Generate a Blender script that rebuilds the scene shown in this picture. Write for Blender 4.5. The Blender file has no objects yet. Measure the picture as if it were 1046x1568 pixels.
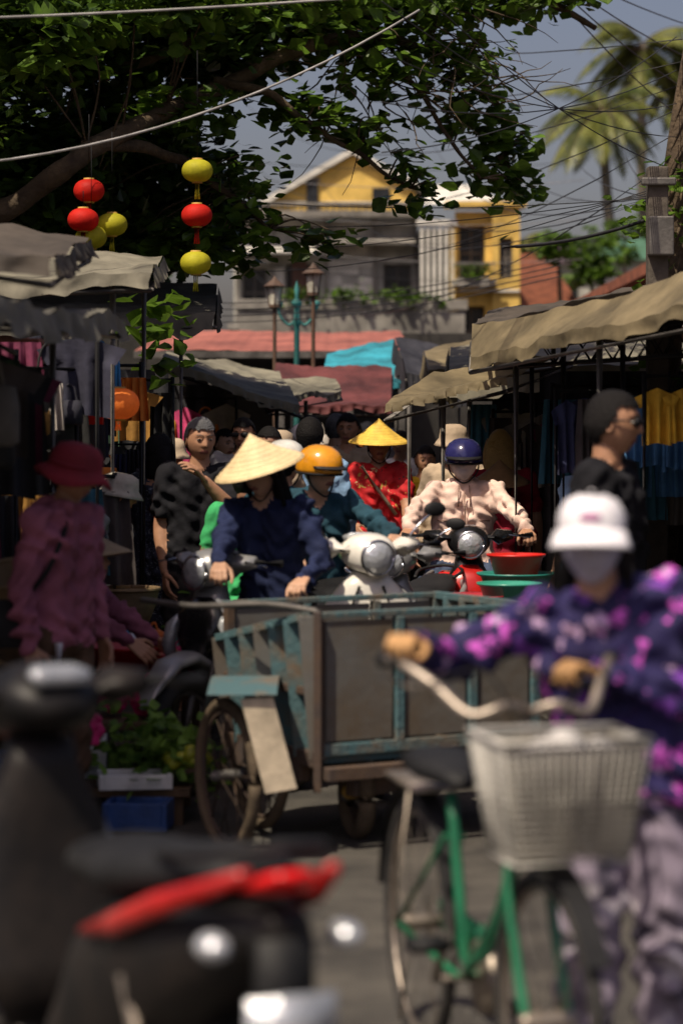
import bpy, math, random
import numpy as np
from mathutils import Vector, Matrix, noise
random.seed(7); np.random.seed(7)
sc=bpy.context.scene
V=Vector
# ------------------------------------------------------------------ materials
MC={}
def mat(name,col,rough=.65,metal=0,var=.3,scale=6,bump=.15,bs=40,col2=None,lo=.35,hi=.65,spec=.4,transl=0,emit=None,coat=0):
    if name in MC: return MC[name]
    m=bpy.data.materials.new(name); m.use_nodes=True; nt=m.node_tree; N=nt.nodes; L=nt.links
    b=N['Principled BSDF']; tc=N.new('ShaderNodeTexCoord')
    n=N.new('ShaderNodeTexNoise'); n.inputs['Scale'].default_value=scale; n.inputs['Detail'].default_value=7; n.inputs['Roughness'].default_value=.62
    L.new(tc.outputs['Object'],n.inputs['Vector'])
    r=N.new('ShaderNodeValToRGB'); L.new(n.outputs['Fac'],r.inputs['Fac'])
    c=np.array(col); c1=c*(1-var); c2=np.clip(c*(1+var),0,.9) if col2 is None else np.array(col2)
    r.color_ramp.elements[0].position=lo; r.color_ramp.elements[1].position=hi
    r.color_ramp.elements[0].color=(*c1,1); r.color_ramp.elements[1].color=(*c2,1)
    L.new(r.outputs['Color'],b.inputs['Base Color'])
    b.inputs['Metallic'].default_value=metal; b.inputs['Specular IOR Level'].default_value=spec
    b.inputs['Coat Weight'].default_value=coat
    mr=N.new('ShaderNodeMapRange'); mr.inputs['To Min'].default_value=max(.05,rough-.15); mr.inputs['To Max'].default_value=min(1,rough+.15)
    L.new(n.outputs['Fac'],mr.inputs['Value']); L.new(mr.outputs['Result'],b.inputs['Roughness'])
    if bump>0:
        n2=N.new('ShaderNodeTexNoise'); n2.inputs['Scale'].default_value=bs; n2.inputs['Detail'].default_value=4
        L.new(tc.outputs['Object'],n2.inputs['Vector'])
        bp=N.new('ShaderNodeBump'); bp.inputs['Strength'].default_value=bump; bp.inputs['Distance'].default_value=.02
        L.new(n2.outputs['Fac'],bp.inputs['Height']); L.new(bp.outputs['Normal'],b.inputs['Normal'])
    if emit:
        b.inputs['Emission Color'].default_value=(*emit[:3],1); b.inputs['Emission Strength'].default_value=emit[3]
    if transl>0:
        t=N.new('ShaderNodeBsdfTranslucent'); L.new(r.outputs['Color'],t.inputs['Color'])
        mx=N.new('ShaderNodeMixShader'); mx.inputs[0].default_value=transl
        L.new(b.outputs[0],mx.inputs[1]); L.new(t.outputs[0],mx.inputs[2]); L.new(mx.outputs[0],N['Material Output'].inputs['Surface'])
    MC[name]=m; return m
def floral(name,base,cols,scale,thr=.36):
    m=mat(name,base,rough=.8,bump=.25,bs=25); N=m.node_tree.nodes; L=m.node_tree.links
    b=N['Principled BSDF']; tc=[n for n in N if n.type=='TEX_COORD'][0]
    src=b.inputs['Base Color'].links[0].from_socket
    nz=N.new('ShaderNodeTexNoise'); nz.inputs['Scale'].default_value=scale*1.5
    ad=N.new('ShaderNodeMixRGB'); ad.inputs[0].default_value=.12
    L.new(tc.outputs['Object'],nz.inputs['Vector']); L.new(tc.outputs['Object'],ad.inputs[1]); L.new(nz.outputs['Color'],ad.inputs[2])
    v=N.new('ShaderNodeTexVoronoi'); v.inputs['Scale'].default_value=scale; L.new(ad.outputs[0],v.inputs['Vector'])
    cr=N.new('ShaderNodeValToRGB'); sp=N.new('ShaderNodeSeparateColor'); L.new(v.outputs['Color'],sp.inputs[0]); L.new(sp.outputs[0],cr.inputs[0])
    cr.color_ramp.interpolation='CONSTANT'; e=cr.color_ramp.elements
    e[0].position=0; e[0].color=(*cols[0],1); e[1].position=.5; e[1].color=(*cols[1],1)
    if len(cols)>2:
        x=e.new(.78); x.color=(*cols[2],1)
    th=N.new('ShaderNodeMapRange'); th.inputs['From Min'].default_value=thr+.08; th.inputs['From Max'].default_value=thr-.05
    L.new(v.outputs['Distance'],th.inputs['Value'])
    mx=N.new('ShaderNodeMixRGB'); L.new(th.outputs[0],mx.inputs[0]); L.new(src,mx.inputs[1]); L.new(cr.outputs[0],mx.inputs[2])
    L.new(mx.outputs[0],b.inputs['Base Color']); return m
def corrug(m,axis,freq,strength=.6):
    N=m.node_tree.nodes; L=m.node_tree.links; b=N['Principled BSDF']
    tc=[n for n in N if n.type=='TEX_COORD'][0]; w=N.new('ShaderNodeTexWave'); w.bands_direction=axis; w.inputs['Scale'].default_value=freq
    L.new(tc.outputs['Object'],w.inputs['Vector']); bp=N.new('ShaderNodeBump'); bp.inputs['Strength'].default_value=strength; bp.inputs['Distance'].default_value=.05
    L.new(w.outputs['Fac'],bp.inputs['Height'])
    if b.inputs['Normal'].links: L.new(b.inputs['Normal'].links[0].from_socket,bp.inputs['Normal'])
    L.new(bp.outputs['Normal'],b.inputs['Normal']); return m
# ------------------------------------------------------------------ mesh builder
def frame(d):
    d=V(d).normalized(); a=V((0,0,1)) if abs(d.z)<.9 else V((1,0,0))
    x=d.cross(a).normalized(); y=x.cross(d).normalized(); return x,y,d
class MB:
    def __init__(s,T=None): s.v=[];s.f=[];s.m=[];s.T=T or Matrix.Identity(4)
    def add(s,vs,fs,mi=0):
        o=len(s.v); s.v.extend([tuple(s.T@V(v)) for v in vs]); s.f.extend([[i+o for i in f] for f in fs]); s.m.extend([mi]*len(fs))
    def tube(s,pts,r,mi=0,n=8):
        pts=[V(p) for p in pts]; k=len(pts); rs=r if isinstance(r,(list,tuple)) else [r]*k
        vs=[];fs=[]; x=None
        for i,p in enumerate(pts):
            t=(pts[min(i+1,k-1)]-pts[max(i-1,0)])
            if t.length<1e-7: t=V((0,0,1))
            t.normalize()
            if x is None: x,y,_=frame(t)
            else:
                x=(x-t*x.dot(t)); x=x.normalized() if x.length>1e-6 else frame(t)[0]; y=t.cross(x)
            for j in range(n):
                a=2*math.pi*j/n; vs.append(p+x*math.cos(a)*rs[i]+y*math.sin(a)*rs[i])
        for i in range(k-1):
            for j in range(n): fs.append([i*n+j,i*n+(j+1)%n,(i+1)*n+(j+1)%n,(i+1)*n+j])
        fs.append(list(range(n))[::-1]); fs.append([(k-1)*n+j for j in range(n)])
        s.add(vs,fs,mi)
    def caps(s,p0,r0,p1,r1,mi=0,n=12):
        p0=V(p0);p1=V(p1); d=p1-p0
        if d.length<1e-6: d=V((0,0,1e-4))
        x,y,t=frame(d); vs=[];fs=[];rings=[]
        for a in (-80,-50,-20,0): rings.append((p0+t*r0*math.sin(math.radians(a)),r0*math.cos(math.radians(a))))
        for a in (0,20,50,80): rings.append((p1+t*r1*math.sin(math.radians(a)),r1*math.cos(math.radians(a))))
        for c,r in rings:
            for j in range(n):
                a=2*math.pi*j/n; vs.append(c+x*math.cos(a)*r+y*math.sin(a)*r)
        k=len(rings)
        for i in range(k-1):
            for j in range(n): fs.append([i*n+j,(i+1)*n+j,(i+1)*n+(j+1)%n,i*n+(j+1)%n][::-1])
        fs.append(list(range(n))[::-1]); fs.append([(k-1)*n+j for j in range(n)])
        s.add(vs,fs,mi)
    def box(s,c,size,mi=0,R=None):
        c=V(c); vs=[]
        for z in (-.5,.5):
            for y in (-.5,.5):
                for x in (-.5,.5):
                    p=V((x*size[0],y*size[1],z*size[2])); vs.append(c+(R@p if R else p))
        s.add(vs,[[0,2,3,1],[4,5,7,6],[0,1,5,4],[2,6,7,3],[0,4,6,2],[1,3,7,5]],mi)
    def beam(s,p0,p1,w,h,mi=0):
        p0=V(p0);p1=V(p1);x,y,t=frame(p1-p0); vs=[]
        for p in (p0,p1):
            for a,b in ((-1,-1),(1,-1),(1,1),(-1,1)): vs.append(p+x*a*w/2+y*b*h/2)
        s.add(vs,[[0,1,2,3][::-1],[4,5,6,7],[0,1,5,4],[1,2,6,5],[2,3,7,6],[3,0,4,7]],mi)
    def lathe(s,prof,mi=0,n=24,M=None,a0=0,a1=2*math.pi):
        M=M or Matrix.Identity(4); vs=[];fs=[]; full=abs(a1-a0-2*math.pi)<1e-6; nn=n if full else n+1
        for r,z in prof:
            for j in range(nn):
                a=a0+(a1-a0)*j/n; vs.append(M@V((r*math.cos(a),r*math.sin(a),z)))
        for i in range(len(prof)-1):
            for j in range(n):
                j2=(j+1)%nn; fs.append([i*nn+j,i*nn+j2,(i+1)*nn+j2,(i+1)*nn+j])
        s.add(vs,fs,mi)
    def loft(s,secs,mi=0,n=16,pw=2.5):
        vs=[];fs=[]
        for c,w,h,ax in secs:
            c=V(c); ax=V(ax).normalized(); x=V((1,0,0)); y=ax.cross(x).normalized()
            for j in range(n):
                a=2*math.pi*j/n; ca,sa=math.cos(a),math.sin(a)
                vs.append(c+x*(w/2)*math.copysign(abs(ca)**(2/pw),ca)+y*(h/2)*math.copysign(abs(sa)**(2/pw),sa))
        k=len(secs)
        for i in range(k-1):
            for j in range(n): fs.append([i*n+j,i*n+(j+1)%n,(i+1)*n+(j+1)%n,(i+1)*n+j])
        fs.append(list(range(n))[::-1]); fs.append([(k-1)*n+j for j in range(n)]); s.add(vs,fs,mi)
    def sheet(s,fn,nu,nv,mi=0):
        vs=[fn(i/nu,j/nv) for j in range(nv+1) for i in range(nu+1)]
        fs=[[j*(nu+1)+i,j*(nu+1)+i+1,(j+1)*(nu+1)+i+1,(j+1)*(nu+1)+i] for j in range(nv) for i in range(nu)]
        s.add(vs,fs,mi)
    def torus(s,c,R,r,axis=(1,0,0),mi=0,n=32,k=8):
        x,y,t=frame(axis); s.tube([V(c)+x*R*math.cos(2*math.pi*i/n)+y*R*math.sin(2*math.pi*i/n) for i in range(n+1)],r,mi,k)
    def ball(s,c,rx,ry=None,rz=None,mi=0,n=16,k=10):
        ry=ry or rx; rz=rz or rx
        pr=[(max(1e-4,math.cos(a)),math.sin(a)) for a in [math.pi*(i/k-.5) for i in range(k+1)]]
        s.lathe(pr,mi,n,Matrix.Translation(V(c))@Matrix.Diagonal((rx,ry,rz,1)))
    def build(s,name,mats,parent=None,smooth=True,bevel=0,solid=0,sub=0,angle=None):
        me=bpy.data.meshes.new(name); me.from_pydata(s.v,[],s.f)
        if not isinstance(mats,(list,tuple)): mats=[mats]
        for m in mats: me.materials.append(m)
        me.polygons.foreach_set('material_index',s.m)
        me.polygons.foreach_set('use_smooth',[smooth]*len(s.f)); me.update()
        if smooth and angle: me.set_sharp_from_angle(angle=math.radians(angle))
        o=bpy.data.objects.new(name,me); sc.collection.objects.link(o)
        if parent: o.parent=parent
        if bevel:
            b=o.modifiers.new('b','BEVEL'); b.width=bevel; b.segments=2; b.limit_method='ANGLE'
        if solid:
            b=o.modifiers.new('s','SOLIDIFY'); b.thickness=solid
        return o
def grp(name):
    e=bpy.data.objects.new(name,None); e.empty_display_size=.1; sc.collection.objects.link(e); return e
def place(x,y,z=0,yaw=0,s=1): return Matrix.Translation(V((x,y,z)))@Matrix.Rotation(math.radians(yaw),4,'Z')@Matrix.Scale(s,4)
def catmull(pts,n=8):
    pts=[V(p) for p in pts]; P=[pts[0]]+pts+[pts[-1]]; out=[]
    for i in range(1,len(P)-2):
        for k in range(n):
            t=k/n; a,b,c,d=P[i-1],P[i],P[i+1],P[i+2]
            out.append(.5*((2*b)+(c-a)*t+(2*a-5*b+4*c-d)*t*t+(3*b-a-3*c+d)*t**3))
    out.append(pts[-1]); return out
# ------------------------------------------------------------------ common mats
skin_t=mat('skin_tan',(.40,.21,.125),rough=.5,var=.12,scale=10,bump=.05)
skin_l=mat('skin_light',(.48,.28,.18),rough=.5,var=.12,scale=10,bump=.05)
skin_d=mat('skin_brown',(.25,.125,.075),rough=.5,var=.12,scale=10,bump=.05)
hairm=mat('black_hair',(.008,.007,.007),rough=.75,bump=.5,bs=90,spec=.15)
hairg=mat('grey_hair',(.20,.20,.205),rough=.8,bump=.6,bs=90,spec=.15,col2=(.05,.05,.055))
hairb=mat('blond_hair',(.42,.28,.10),rough=.6,bump=.5,bs=90)
lipm=mat('lips',(.22,.08,.065),var=.1,bump=0); eyew=mat('eye_white',(.32,.29,.26),rough=.3,bump=0,var=.05); eyed=mat('eye_iris',(.012,.008,.006),rough=.1,bump=0)
black=mat('black_plastic',(.012,.012,.013),rough=.6,bump=.05,spec=.25); rubber=mat('tyre_rubber',(.02,.02,.02),rough=.85,bump=.3,col2=(.06,.055,.05))
gloss=mat('glossy_black_paint',(.010,.010,.011),rough=.28,bump=0,coat=.3)
grime=mat('dusty_black_paint',(.008,.008,.009),rough=.5,bump=.05,spec=.25,col2=(.018,.014,.012))
chrome=mat('chrome',(.6,.6,.62),rough=.2,metal=1,var=.2,bump=0); dull=mat('dull_bar_metal',(.34,.29,.24),rough=.45,metal=.8,var=.3,bump=.1); steel=mat('worn_steel',(.14,.13,.12),rough=.6,metal=.6)
glassm=mat('headlight_glass',(.5,.52,.55),rough=.12,metal=.5,bump=.3,bs=60)
dark=mat('dark_fabric',(.02,.02,.022),rough=.9,spec=.15)
shoe=mat('dark_shoe',(.03,.025,.02))
def straw(name,c):
    m=mat(name,c,rough=.6,var=.18,scale=14,bump=.2,bs=120); return corrug(m,'Z',38,.10)
strawm=straw('palm_leaf_straw',(.74,.57,.32)); strawy=straw('yellow_straw',(.78,.50,.08))
# ------------------------------------------------------------------ people
def ev_mesh(o):
    dg=bpy.context.evaluated_depsgraph_get(); dg.update()
    me=bpy.data.meshes.new_from_object(o.evaluated_get(dg)); return me
def remesh(mb,name,voxel,smooth_it=4):
    me=bpy.data.meshes.new('tmp'); me.from_pydata(mb.v,[],mb.f); o=bpy.data.objects.new('tmp',me); sc.collection.objects.link(o)
    r=o.modifiers.new('r','REMESH'); r.mode='VOXEL'; r.voxel_size=voxel; r.use_smooth_shade=True
    if smooth_it:
        m=o.modifiers.new('s','SMOOTH'); m.iterations=smooth_it; m.factor=.5
    res=ev_mesh(o); bpy.data.objects.remove(o); res.name=name; return res
def ik(s,w,l1,l2,pole):
    s=V(s);w=V(w);d=w-s;L=min(d.length,(l1+l2)*.995); dn=d.normalized(); a=(l1*l1-l2*l2+L*L)/(2*L); h=math.sqrt(max(l1*l1-a*a,1e-6))
    p=V(pole); p=(p-dn*p.dot(dn)); p=p.normalized() if p.length>1e-5 else V((0,0,-1))
    return s+dn*a+p*h, s+dn*L
def head_pts(nt=44,np_=56):
    P=[];
    for i in range(nt+1):
        th=math.pi*i/nt
        for j in range(np_):
            ph=2*math.pi*j/np_
            x=math.sin(th)*math.sin(ph); y=-math.sin(th)*math.cos(ph); z=math.cos(th)
            w=.074;dp=.094;h=.112
            if z<0:
                w*=1-.30*(-z)**1.4
                dp*= (1-.42*(-z)) if y>0 else (1-.10*(-z))
            X=x*w;Y=y*dp;Z=z*h
            if y<0:
                Y=-abs(Y)*(1-.06*math.exp(-(Z/.05)**2))
                for sx in(-.031,.031): Y+=.011*math.exp(-((X-sx)/.017)**2-((Z-.010)/.013)**2)
                Y-=.005*math.exp(-((Z-.034)/.010)**2)*math.exp(-(X/.045)**2)
                nb=0
                if -.034<Z<.028: nb=(.028-Z)/.062; nb=nb if Z>-.024 else nb*(Z+.034)/.010
                Y-=.026*max(nb,0)*math.exp(-(X/(.009+.006*max(nb,0)))**2)
                Y-=.007*math.exp(-((Z+.052)/.006)**2-(X/.022)**2)+.006*math.exp(-((Z+.064)/.006)**2-(X/.019)**2)
                Y-=.007*math.exp(-((Z+.095)/.014)**2-(X/.022)**2)
            P.append((X,Y,Z))
    F=[]
    for i in range(nt):
        for j in range(np_):
            j2=(j+1)%np_; F.append([i*np_+j,(i+1)*np_+j,(i+1)*np_+j2,i*np_+j2])
    return P,F
HP,HF=head_pts()
def head(par,T,skin,hair,hstyle,hat,mask,glasses,hatmat):
    b=MB(T); fl=[];lf=[]
    for f in HF:
        c=sum((V(HP[i]) for i in f),V())/4
        (lf if (c.y<-.06 and abs(c.x)<.022 and -.068<c.z<-.048) else fl).append(f)
    b.add(HP,fl,0); b.add(HP,lf,1)
    for s in(-1,1):
        b.lathe([(.001,-.006),(.012,-.006),(.018,0),(.019,.004),(.012,.004),(.009,0),(.001,-.001)],0,12,Matrix.Translation(V((s*.076,.006,-.002)))@Matrix.Rotation(math.radians(90*s),4,'Y')@Matrix.Diagonal((1.6,1,1,1)))
        b.ball((s*.031,-.073,.009),.0125,.012,.0065,mi=2); b.ball((s*.031,-.0805,.009),.0055,.0055,.0055,mi=3,n=10,k=6)
        b.tube([(s*.018,-.084,.0155),(s*.031,-.087,.0175),(s*.044,-.080,.0145)],[.002,.003,.002],0,6)
        b.tube([(s*.014,-.090,.031),(s*.03,-.090,.036),(s*.048,-.079,.032)],[.002,.003,.0015],4,6)
    b.build('head',[skin,lipm,eyew,eyed,hair],par)
    if hstyle!='none':
        h=MB(T); P=[]
        for p in HP:
            p=V(p); n=V((p.x/.074,p.y/.094,p.z/.112)).normalized(); k=noise.noise(T@p*14)*.004
            P.append(p+n*(.011+k))
        fs=[]
        for f in HF:
            c=sum((V(HP[i]) for i in f),V())/4; jit=.008*noise.noise(c*60)
            if c.y<-.02: ok=c.z>.056+jit
            else: ok=c.z>(.05-1.6*(c.y+.03))+jit and c.z>-.085
            if ok: fs.append(f)
        h.add(P,fs)
        if hstyle=='long': h.loft([((0,.045,.03),.165,.12,(0,0,-1)),((0,.06,-.06),.17,.10,(0,0,-1)),((0,.07,-.17),.18,.08,(0,0,-1)),((0,.07,-.27),.13,.05,(0,0,-1)),((0,.07,-.33),.05,.02,(0,0,-1))])
        if hstyle=='bob': h.loft([((0,.02,.04),.17,.15,(0,0,-1)),((0,.03,-.05),.19,.14,(0,0,-1)),((0,.035,-.13),.20,.12,(0,0,-1)),((0,.04,-.16),.15,.08,(0,0,-1))])
        if hstyle=='bun': h.ball((0,.10,.01),.04,.035,.04)
        if hstyle in('long','bob'):
            for s in(-1,1): h.tube(catmull([(s*.07,-.02,.06),(s*.090,-.018,-.01),(s*.096,.0,-.09),(s*.088,.01,-.17)],5),[.015]*8+[.014]*4+[.011]*4,0,6)
        h.build('hair',hair,par)
    if mask:
        k=MB(T); P=[]
        for p in HP:
            p=V(p); n=V((p.x/.074,p.y/.094,p.z/.112)).normalized(); P.append(p+n*.008+V((0,-.004 if abs(p.x)<.03 else 0,0)))
        k.add(P,[f for f in HF if (lambda c: c.y<.02 and -.113<c.z<-.002+.010*(abs(c.x)<.02))(sum((V(HP[i]) for i in f),V())/4)])
        for s in(-1,1): k.tube([(s*.07,-.03,-.02),(s*.082,.01,.0),(s*.082,.02,.01)],.002,0,5)
        k.build('face_mask',mask,par,solid=.002)
    if glasses:
        g=MB(T)
        for s in(-1,1):
            g.ball((s*.034,-.088,.010),.030,.012,.019); g.tube([(s*.055,-.085,.016),(s*.080,-.04,.014),(s*.082,.01,.01)],.004,0,6)
        g.tube([(-.01,-.1,.016),(0,-.103,.018),(.01,-.1,.016)],.002,0,6); g.build('sunglasses',black,par)
    if hat=='cone':
        h=MB(T@Matrix.Rotation(math.radians(4),4,'X')); R=.215
        pr=[(.002,.185)]+[(R*t,.185-.165*t-.012*math.sin(t*math.pi)) for t in [i/14 for i in range(1,15)]]+[(R*.99,.012)]+[(R*t,.175-.165*t-.012*math.sin(t*math.pi)) for t in [i/8 for i in range(7,-1,-1)]]
        h.lathe(pr,0,48,Matrix.Translation(V((0,.005,.01))))
        h.torus((0,.005,.024),R,.004,(0,0,1))
        for k in range(1,9):
            t=k/9; h.torus((0,.005,.01+.185-.165*t-.012*math.sin(t*math.pi)),R*t,.0016,(0,0,1),0,40,4)
        h.build('conical_hat',hatmat,par)
        s=MB(T); s.tube(catmull([(-.08,0,.06),(-.075,-.02,-.06),(0,-.05,-.125),(.075,-.02,-.06),(.08,0,.06)],6),.004,0,6); s.build('chin_strap',dark,par)
    if hat=='cap':
        h=MB(T@Matrix.Translation(V((0,.0,.012)))); 
        h.lathe([(.095,-.010),(.094,.03),(.087,.060),(.068,.088),(.035,.103),(.002,.107)],0,28,Matrix.Diagonal((.96,1.12,1,1)))
        h.sheet(lambda u,v:(math.sin((u-.5)*2.6)*(.092+.014*v),-.052-.055*math.cos((u-.5)*2.4)-.065*v*math.cos((u-.5)*2.0),.012-.040*v+.016*math.cos((u-.5)*3)),14,5)
        h.ball((0,0,.108),.008,mi=0,n=8,k=5); h.ball((0,-.100,.055),.028,.006,.014,mi=1)
        h.build('cap',[hatmat,mat('cap_emblem',(.5,.25,.4))],par,solid=.004)
    if hat=='bucket':
        h=MB(T); h.lathe([(.135,-.005),(.12,.015),(.10,.04),(.096,.07),(.088,.11),(.05,.13),(.002,.133)],0,32,Matrix.Diagonal((.96,1.08,1,1))); h.build('bucket_hat',hatmat,par,solid=.005)
    if hat=='brim':
        h=MB(T); a_=36; pr=[(.152,-.020),(.135,.004),(.105,.025),(.10,.05),(.097,.085),(.075,.115),(.04,.127),(.002,.130)]; vs=[];fs=[]
        for r,z in pr:
            for j in range(a_):
                t=2*math.pi*j/a_; wv=.016*math.sin(3*t+1)*max(0,(r-.1)/.05); vs.append((r*.96*math.cos(t),r*1.1*math.sin(t),z+wv))
        for i in range(len(pr)-1):
            for j in range(a_): fs.append([i*a_+j,i*a_+(j+1)%a_,(i+1)*a_+(j+1)%a_,(i+1)*a_+j])
        h.add(vs,fs); h.torus((0,0,.04),.103,.007,(0,0,1)); h.build('brimmed_hat',hatmat,par,solid=.005)
    if hat=='helmet':
        h=MB(T@Matrix.Translation(V((0,.006,.02))))
        h.lathe([(.114,-.035),(.119,-.01),(.119,.02),(.110,.053),(.091,.083),(.058,.105),(.025,.113),(.002,.114)],0,32,Matrix.Diagonal((.94,1.08,1,1)))
        h.sheet(lambda u,v:(math.sin((u-.5)*2.2)*.112,-.120*math.cos((u-.5)*2.2)-.05*v*math.cos((u-.5)*2.8),.008-.012*v),14,4,1)
        h.lathe([(.117,-.036),(.121,-.028)],1,32,Matrix.Diagonal((.96,1.1,1,1)))
        h.build('helmet',[hatmat,black],par,solid=.006)
        s=MB(T); s.tube(catmull([(-.09,0,.0),(-.075,-.02,-.07),(0,-.05,-.125),(.075,-.02,-.07),(.09,0,.0)],6),.005,0,6); s.build('chin_strap',dark,par)
def hand(par,wr,dr,nr,sgn,curl,s,m,fine):
    d=V(dr).normalized(); n=V(nr); n=(n-d*n.dot(d)); n=n.normalized() if n.length>1e-4 else frame(d)[0]; sd=n.cross(d).normalized()*sgn
    b=MB(); wr=V(wr); ks=[]
    for i in range(4):
        k=wr+d*(.088-.004*abs(i-1.2))*s+sd*(1.5-i)*.0195*s; ks.append(k); b.caps(wr+sd*(1.5-i)*.010*s,.014*s,k,.0115*s,n=8)
    Ls=[.072,.080,.074,.058]
    for i in range(4):
        p=ks[i]; dd=d.copy(); ax=dd.cross(n); L=Ls[i]*s
        dd=(dd+sd*(1.5-i)*.07).normalized()
        for fr,r0,r1,c in ((.45,.0098,.009,curl*(.9+.06*i)),(.30,.009,.0082,curl*1.1),(.25,.0082,.0065,curl*.7)):
            dd=Matrix.Rotation(c,3,ax)@dd; q=p+dd*L*fr; b.caps(p,r0*s,q,r1*s,n=8); p=q
    t0=wr+d*.02*s+sd*.022*s; t1=t0+(d*.6+sd*.65+n*.35).normalized()*.042*s; t2=t1+(d*.8+sd*.25+n*(.3+curl*.35)).normalized()*.032*s; t3=t2+(d*.8-sd*.1+n*(.3+curl*.5)).normalized()*.026*s
    b.caps(t0,.015*s,t1,.012*s,n=8); b.caps(t1,.0115*s,t2,.010*s,n=8); b.caps(t2,.010*s,t3,.0075*s,n=8)
    if fine:
        me=remesh(b,'hand',.0045,2); me.materials.clear(); me.materials.append(m); o=bpy.data.objects.new('hand',me); sc.collection.objects.link(o); o.parent=par
    else: b.build('hand',m,par)
def person(name,x,y,yaw,H,shirt,pants,skin=None,sleeve='long',legs='long',hair=None,hstyle='short',hat=None,hatmat=None,mask=None,glasses=False,
           J=None,W=None,lean=(0,0),headrot=(0,0),fine=True,bulk=1.0,curl=.35,shoes=None,handm=None,z0=0,hood=False,skirt=False,polA=(-.5,.6,-.6),polB=(.5,.6,-.6),headroll=0,fold_k=1.0):
    skin=skin or skin_t; hair=hair or hairm; g=grp(name); s=H/1.65; T=place(x,y,z0,yaw,s); Ti=T.inverted()
    j=dict(pel=V((0,0,.90)),wst=V((0,0,1.05)),chs=V((0,0,1.24)),nck=V((0,.01,1.38)),hd=V((0,-.02,1.53)),
        sa=V((-.165,.005,1.345)),sb=V((.165,.005,1.345)),ha=V((-.09,0,.88)),hb=V((.09,0,.88)),
        ka=V((-.10,-.02,.47)),kb=V((.10,-.02,.47)),aa=V((-.11,.03,.09)),ab=V((.11,.03,.09)),wa=V((-.24,-.06,.85)),wb=V((.24,-.06,.85)))
    R=Matrix.Rotation(math.radians(lean[0]),4,'X')@Matrix.Rotation(math.radians(lean[1]),4,'Y')
    for k in('wst','chs','nck','hd','sa','sb','wa','wb'):
        j[k]=j['pel']+(R@(j[k]-j['pel']))
    if J:
        dp=V(J.get('pel',j['pel']))-j['pel']
        for k in('pel','wst','chs','nck','hd','sa','sb','wa','wb','ha','hb'): j[k]=j[k]+dp
        for k,v in J.items():
            if k!='pel': j[k]=V(v)
    if W:
        for k,v in W.items(): j[k]=Ti@V(v)
    ja,wa=ik(j['sa'],j['wa'],.275,.245,polA); jb,wb=ik(j['sb'],j['wb'],.275,.245,polB); j['wa']=wa;j['wb']=wb;j['ea']=ja;j['eb']=jb
    C=[]
    k=bulk; U=(j['nck']-j['pel']).normalized(); X=(j['sb']-j['sa']).normalized(); Xp=(j['hb']-j['ha']).normalized()
    for sg in(-1,1):
        C+=[(j['chs']+X*sg*.075*k,.100*k,j['wst']+X*sg*.055*k,.098*k,'shirt'),(j['wst']+X*sg*.055*k,.098*k,j['pel']+Xp*sg*.07*k+V((0,0,-.02)),.112*k,'shirt'),
            (j['chs']+X*sg*.06+U*.05,.095*k,j['chs']+X*sg*.08,.10*k,'shirt'),
            (j['nck']+X*sg*.03-U*.02,.048,(j['sa'] if sg<0 else j['sb'])-U*.005,.058*k,'shirt'),
            (j['chs']+X*sg*.05+U*.03,.09*k,(j['sa'] if sg<0 else j['sb'])-U*.02-X*sg*.02,.066*k,'shirt')]
        C.append((j['pel']+Xp*sg*.06+V((0,0,-.04)),.105*k,(j['ha'] if sg<0 else j['hb'])+V((0,0,-.03)),.10*k,'pants'))
    C.append((j['nck']-U*.05,.055,j['hd']-(j['hd']-j['nck'])*.25+V((0,.01,0)),.050,'skin'))
    for a,b,c in(('sa','ea','wa'),('sb','eb','wb')):
        if sleeve=='long': C+=[(j[a],.064*k,j[b],.052*k,'shirt'),(j[b],.052*k,j[c].lerp(j[b],.08),.040,'shirt'),(j[c].lerp(j[b],.2),.028,j[c],.024,'skin')]
        else: C+=[(j[a],.066*k,j[a].lerp(j[b],.62),.062*k,'shirt'),(j[a],.05*k,j[b],.041*k,'skin'),(j[b],.041*k,j[b].lerp(j[c],.3),.040*k,'skin'),(j[b].lerp(j[c],.3),.040*k,j[c],.025,'skin')]
    for a,b,c in(('ha','ka','aa'),('hb','kb','ab')):
        if legs=='long': C+=[(j[a],.100*k,j[b],.074*k,'pants'),(j[b],.074*k,j[c].lerp(j[b],.1),.062*k,'pants')]
        else: C+=[(j[a],.102*k,j[a].lerp(j[b],.9),.088*k,'pants'),(j[b].lerp(j[a],.2),.06,j[b],.055,'skin'),(j[b],.054,j[b].lerp(j[c],.35),.055,'skin'),(j[b].lerp(j[c],.35),.055,j[c],.036,'skin')]
        f=j[c]; C+=[(f+V((0,.02,-.035)),.04,f+V((0,-.13,-.055)),.032,'shoe'),(f,.045,f+V((0,-.03,-.04)),.042,'shoe')]
    if skirt:
        for sg in(-1,0,1): C.append((j['pel']+V((sg*.07,0,0)),.12,V((sg*.13,.0,.42)),.13,'shirt'))
    if hood: C.append((j['nck']+V((-.05,.06,.0)),.06,j['nck']+V((.05,.06,.0)),.06,'shirt')); C.append((j['nck']+V((-.04,-.03,-.01)),.05,j['nck']+V((.04,-.03,-.01)),.05,'shirt'))
    b=MB()
    for p0,r0,p1,r1,l in C: b.caps(p0,r0,p1,r1,n=14)
    me=remesh(b,'body',.0115 if fine else .02,4)
    nv=len(me.vertices); co=np.empty(nv*3); me.vertices.foreach_get('co',co); co=co.reshape(-1,3)
    no=np.empty(nv*3); me.vertices.foreach_get('normal',no); no=no.reshape(-1,3)
    lab={'shirt':0,'pants':1,'skin':2,'shoe':3}
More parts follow.
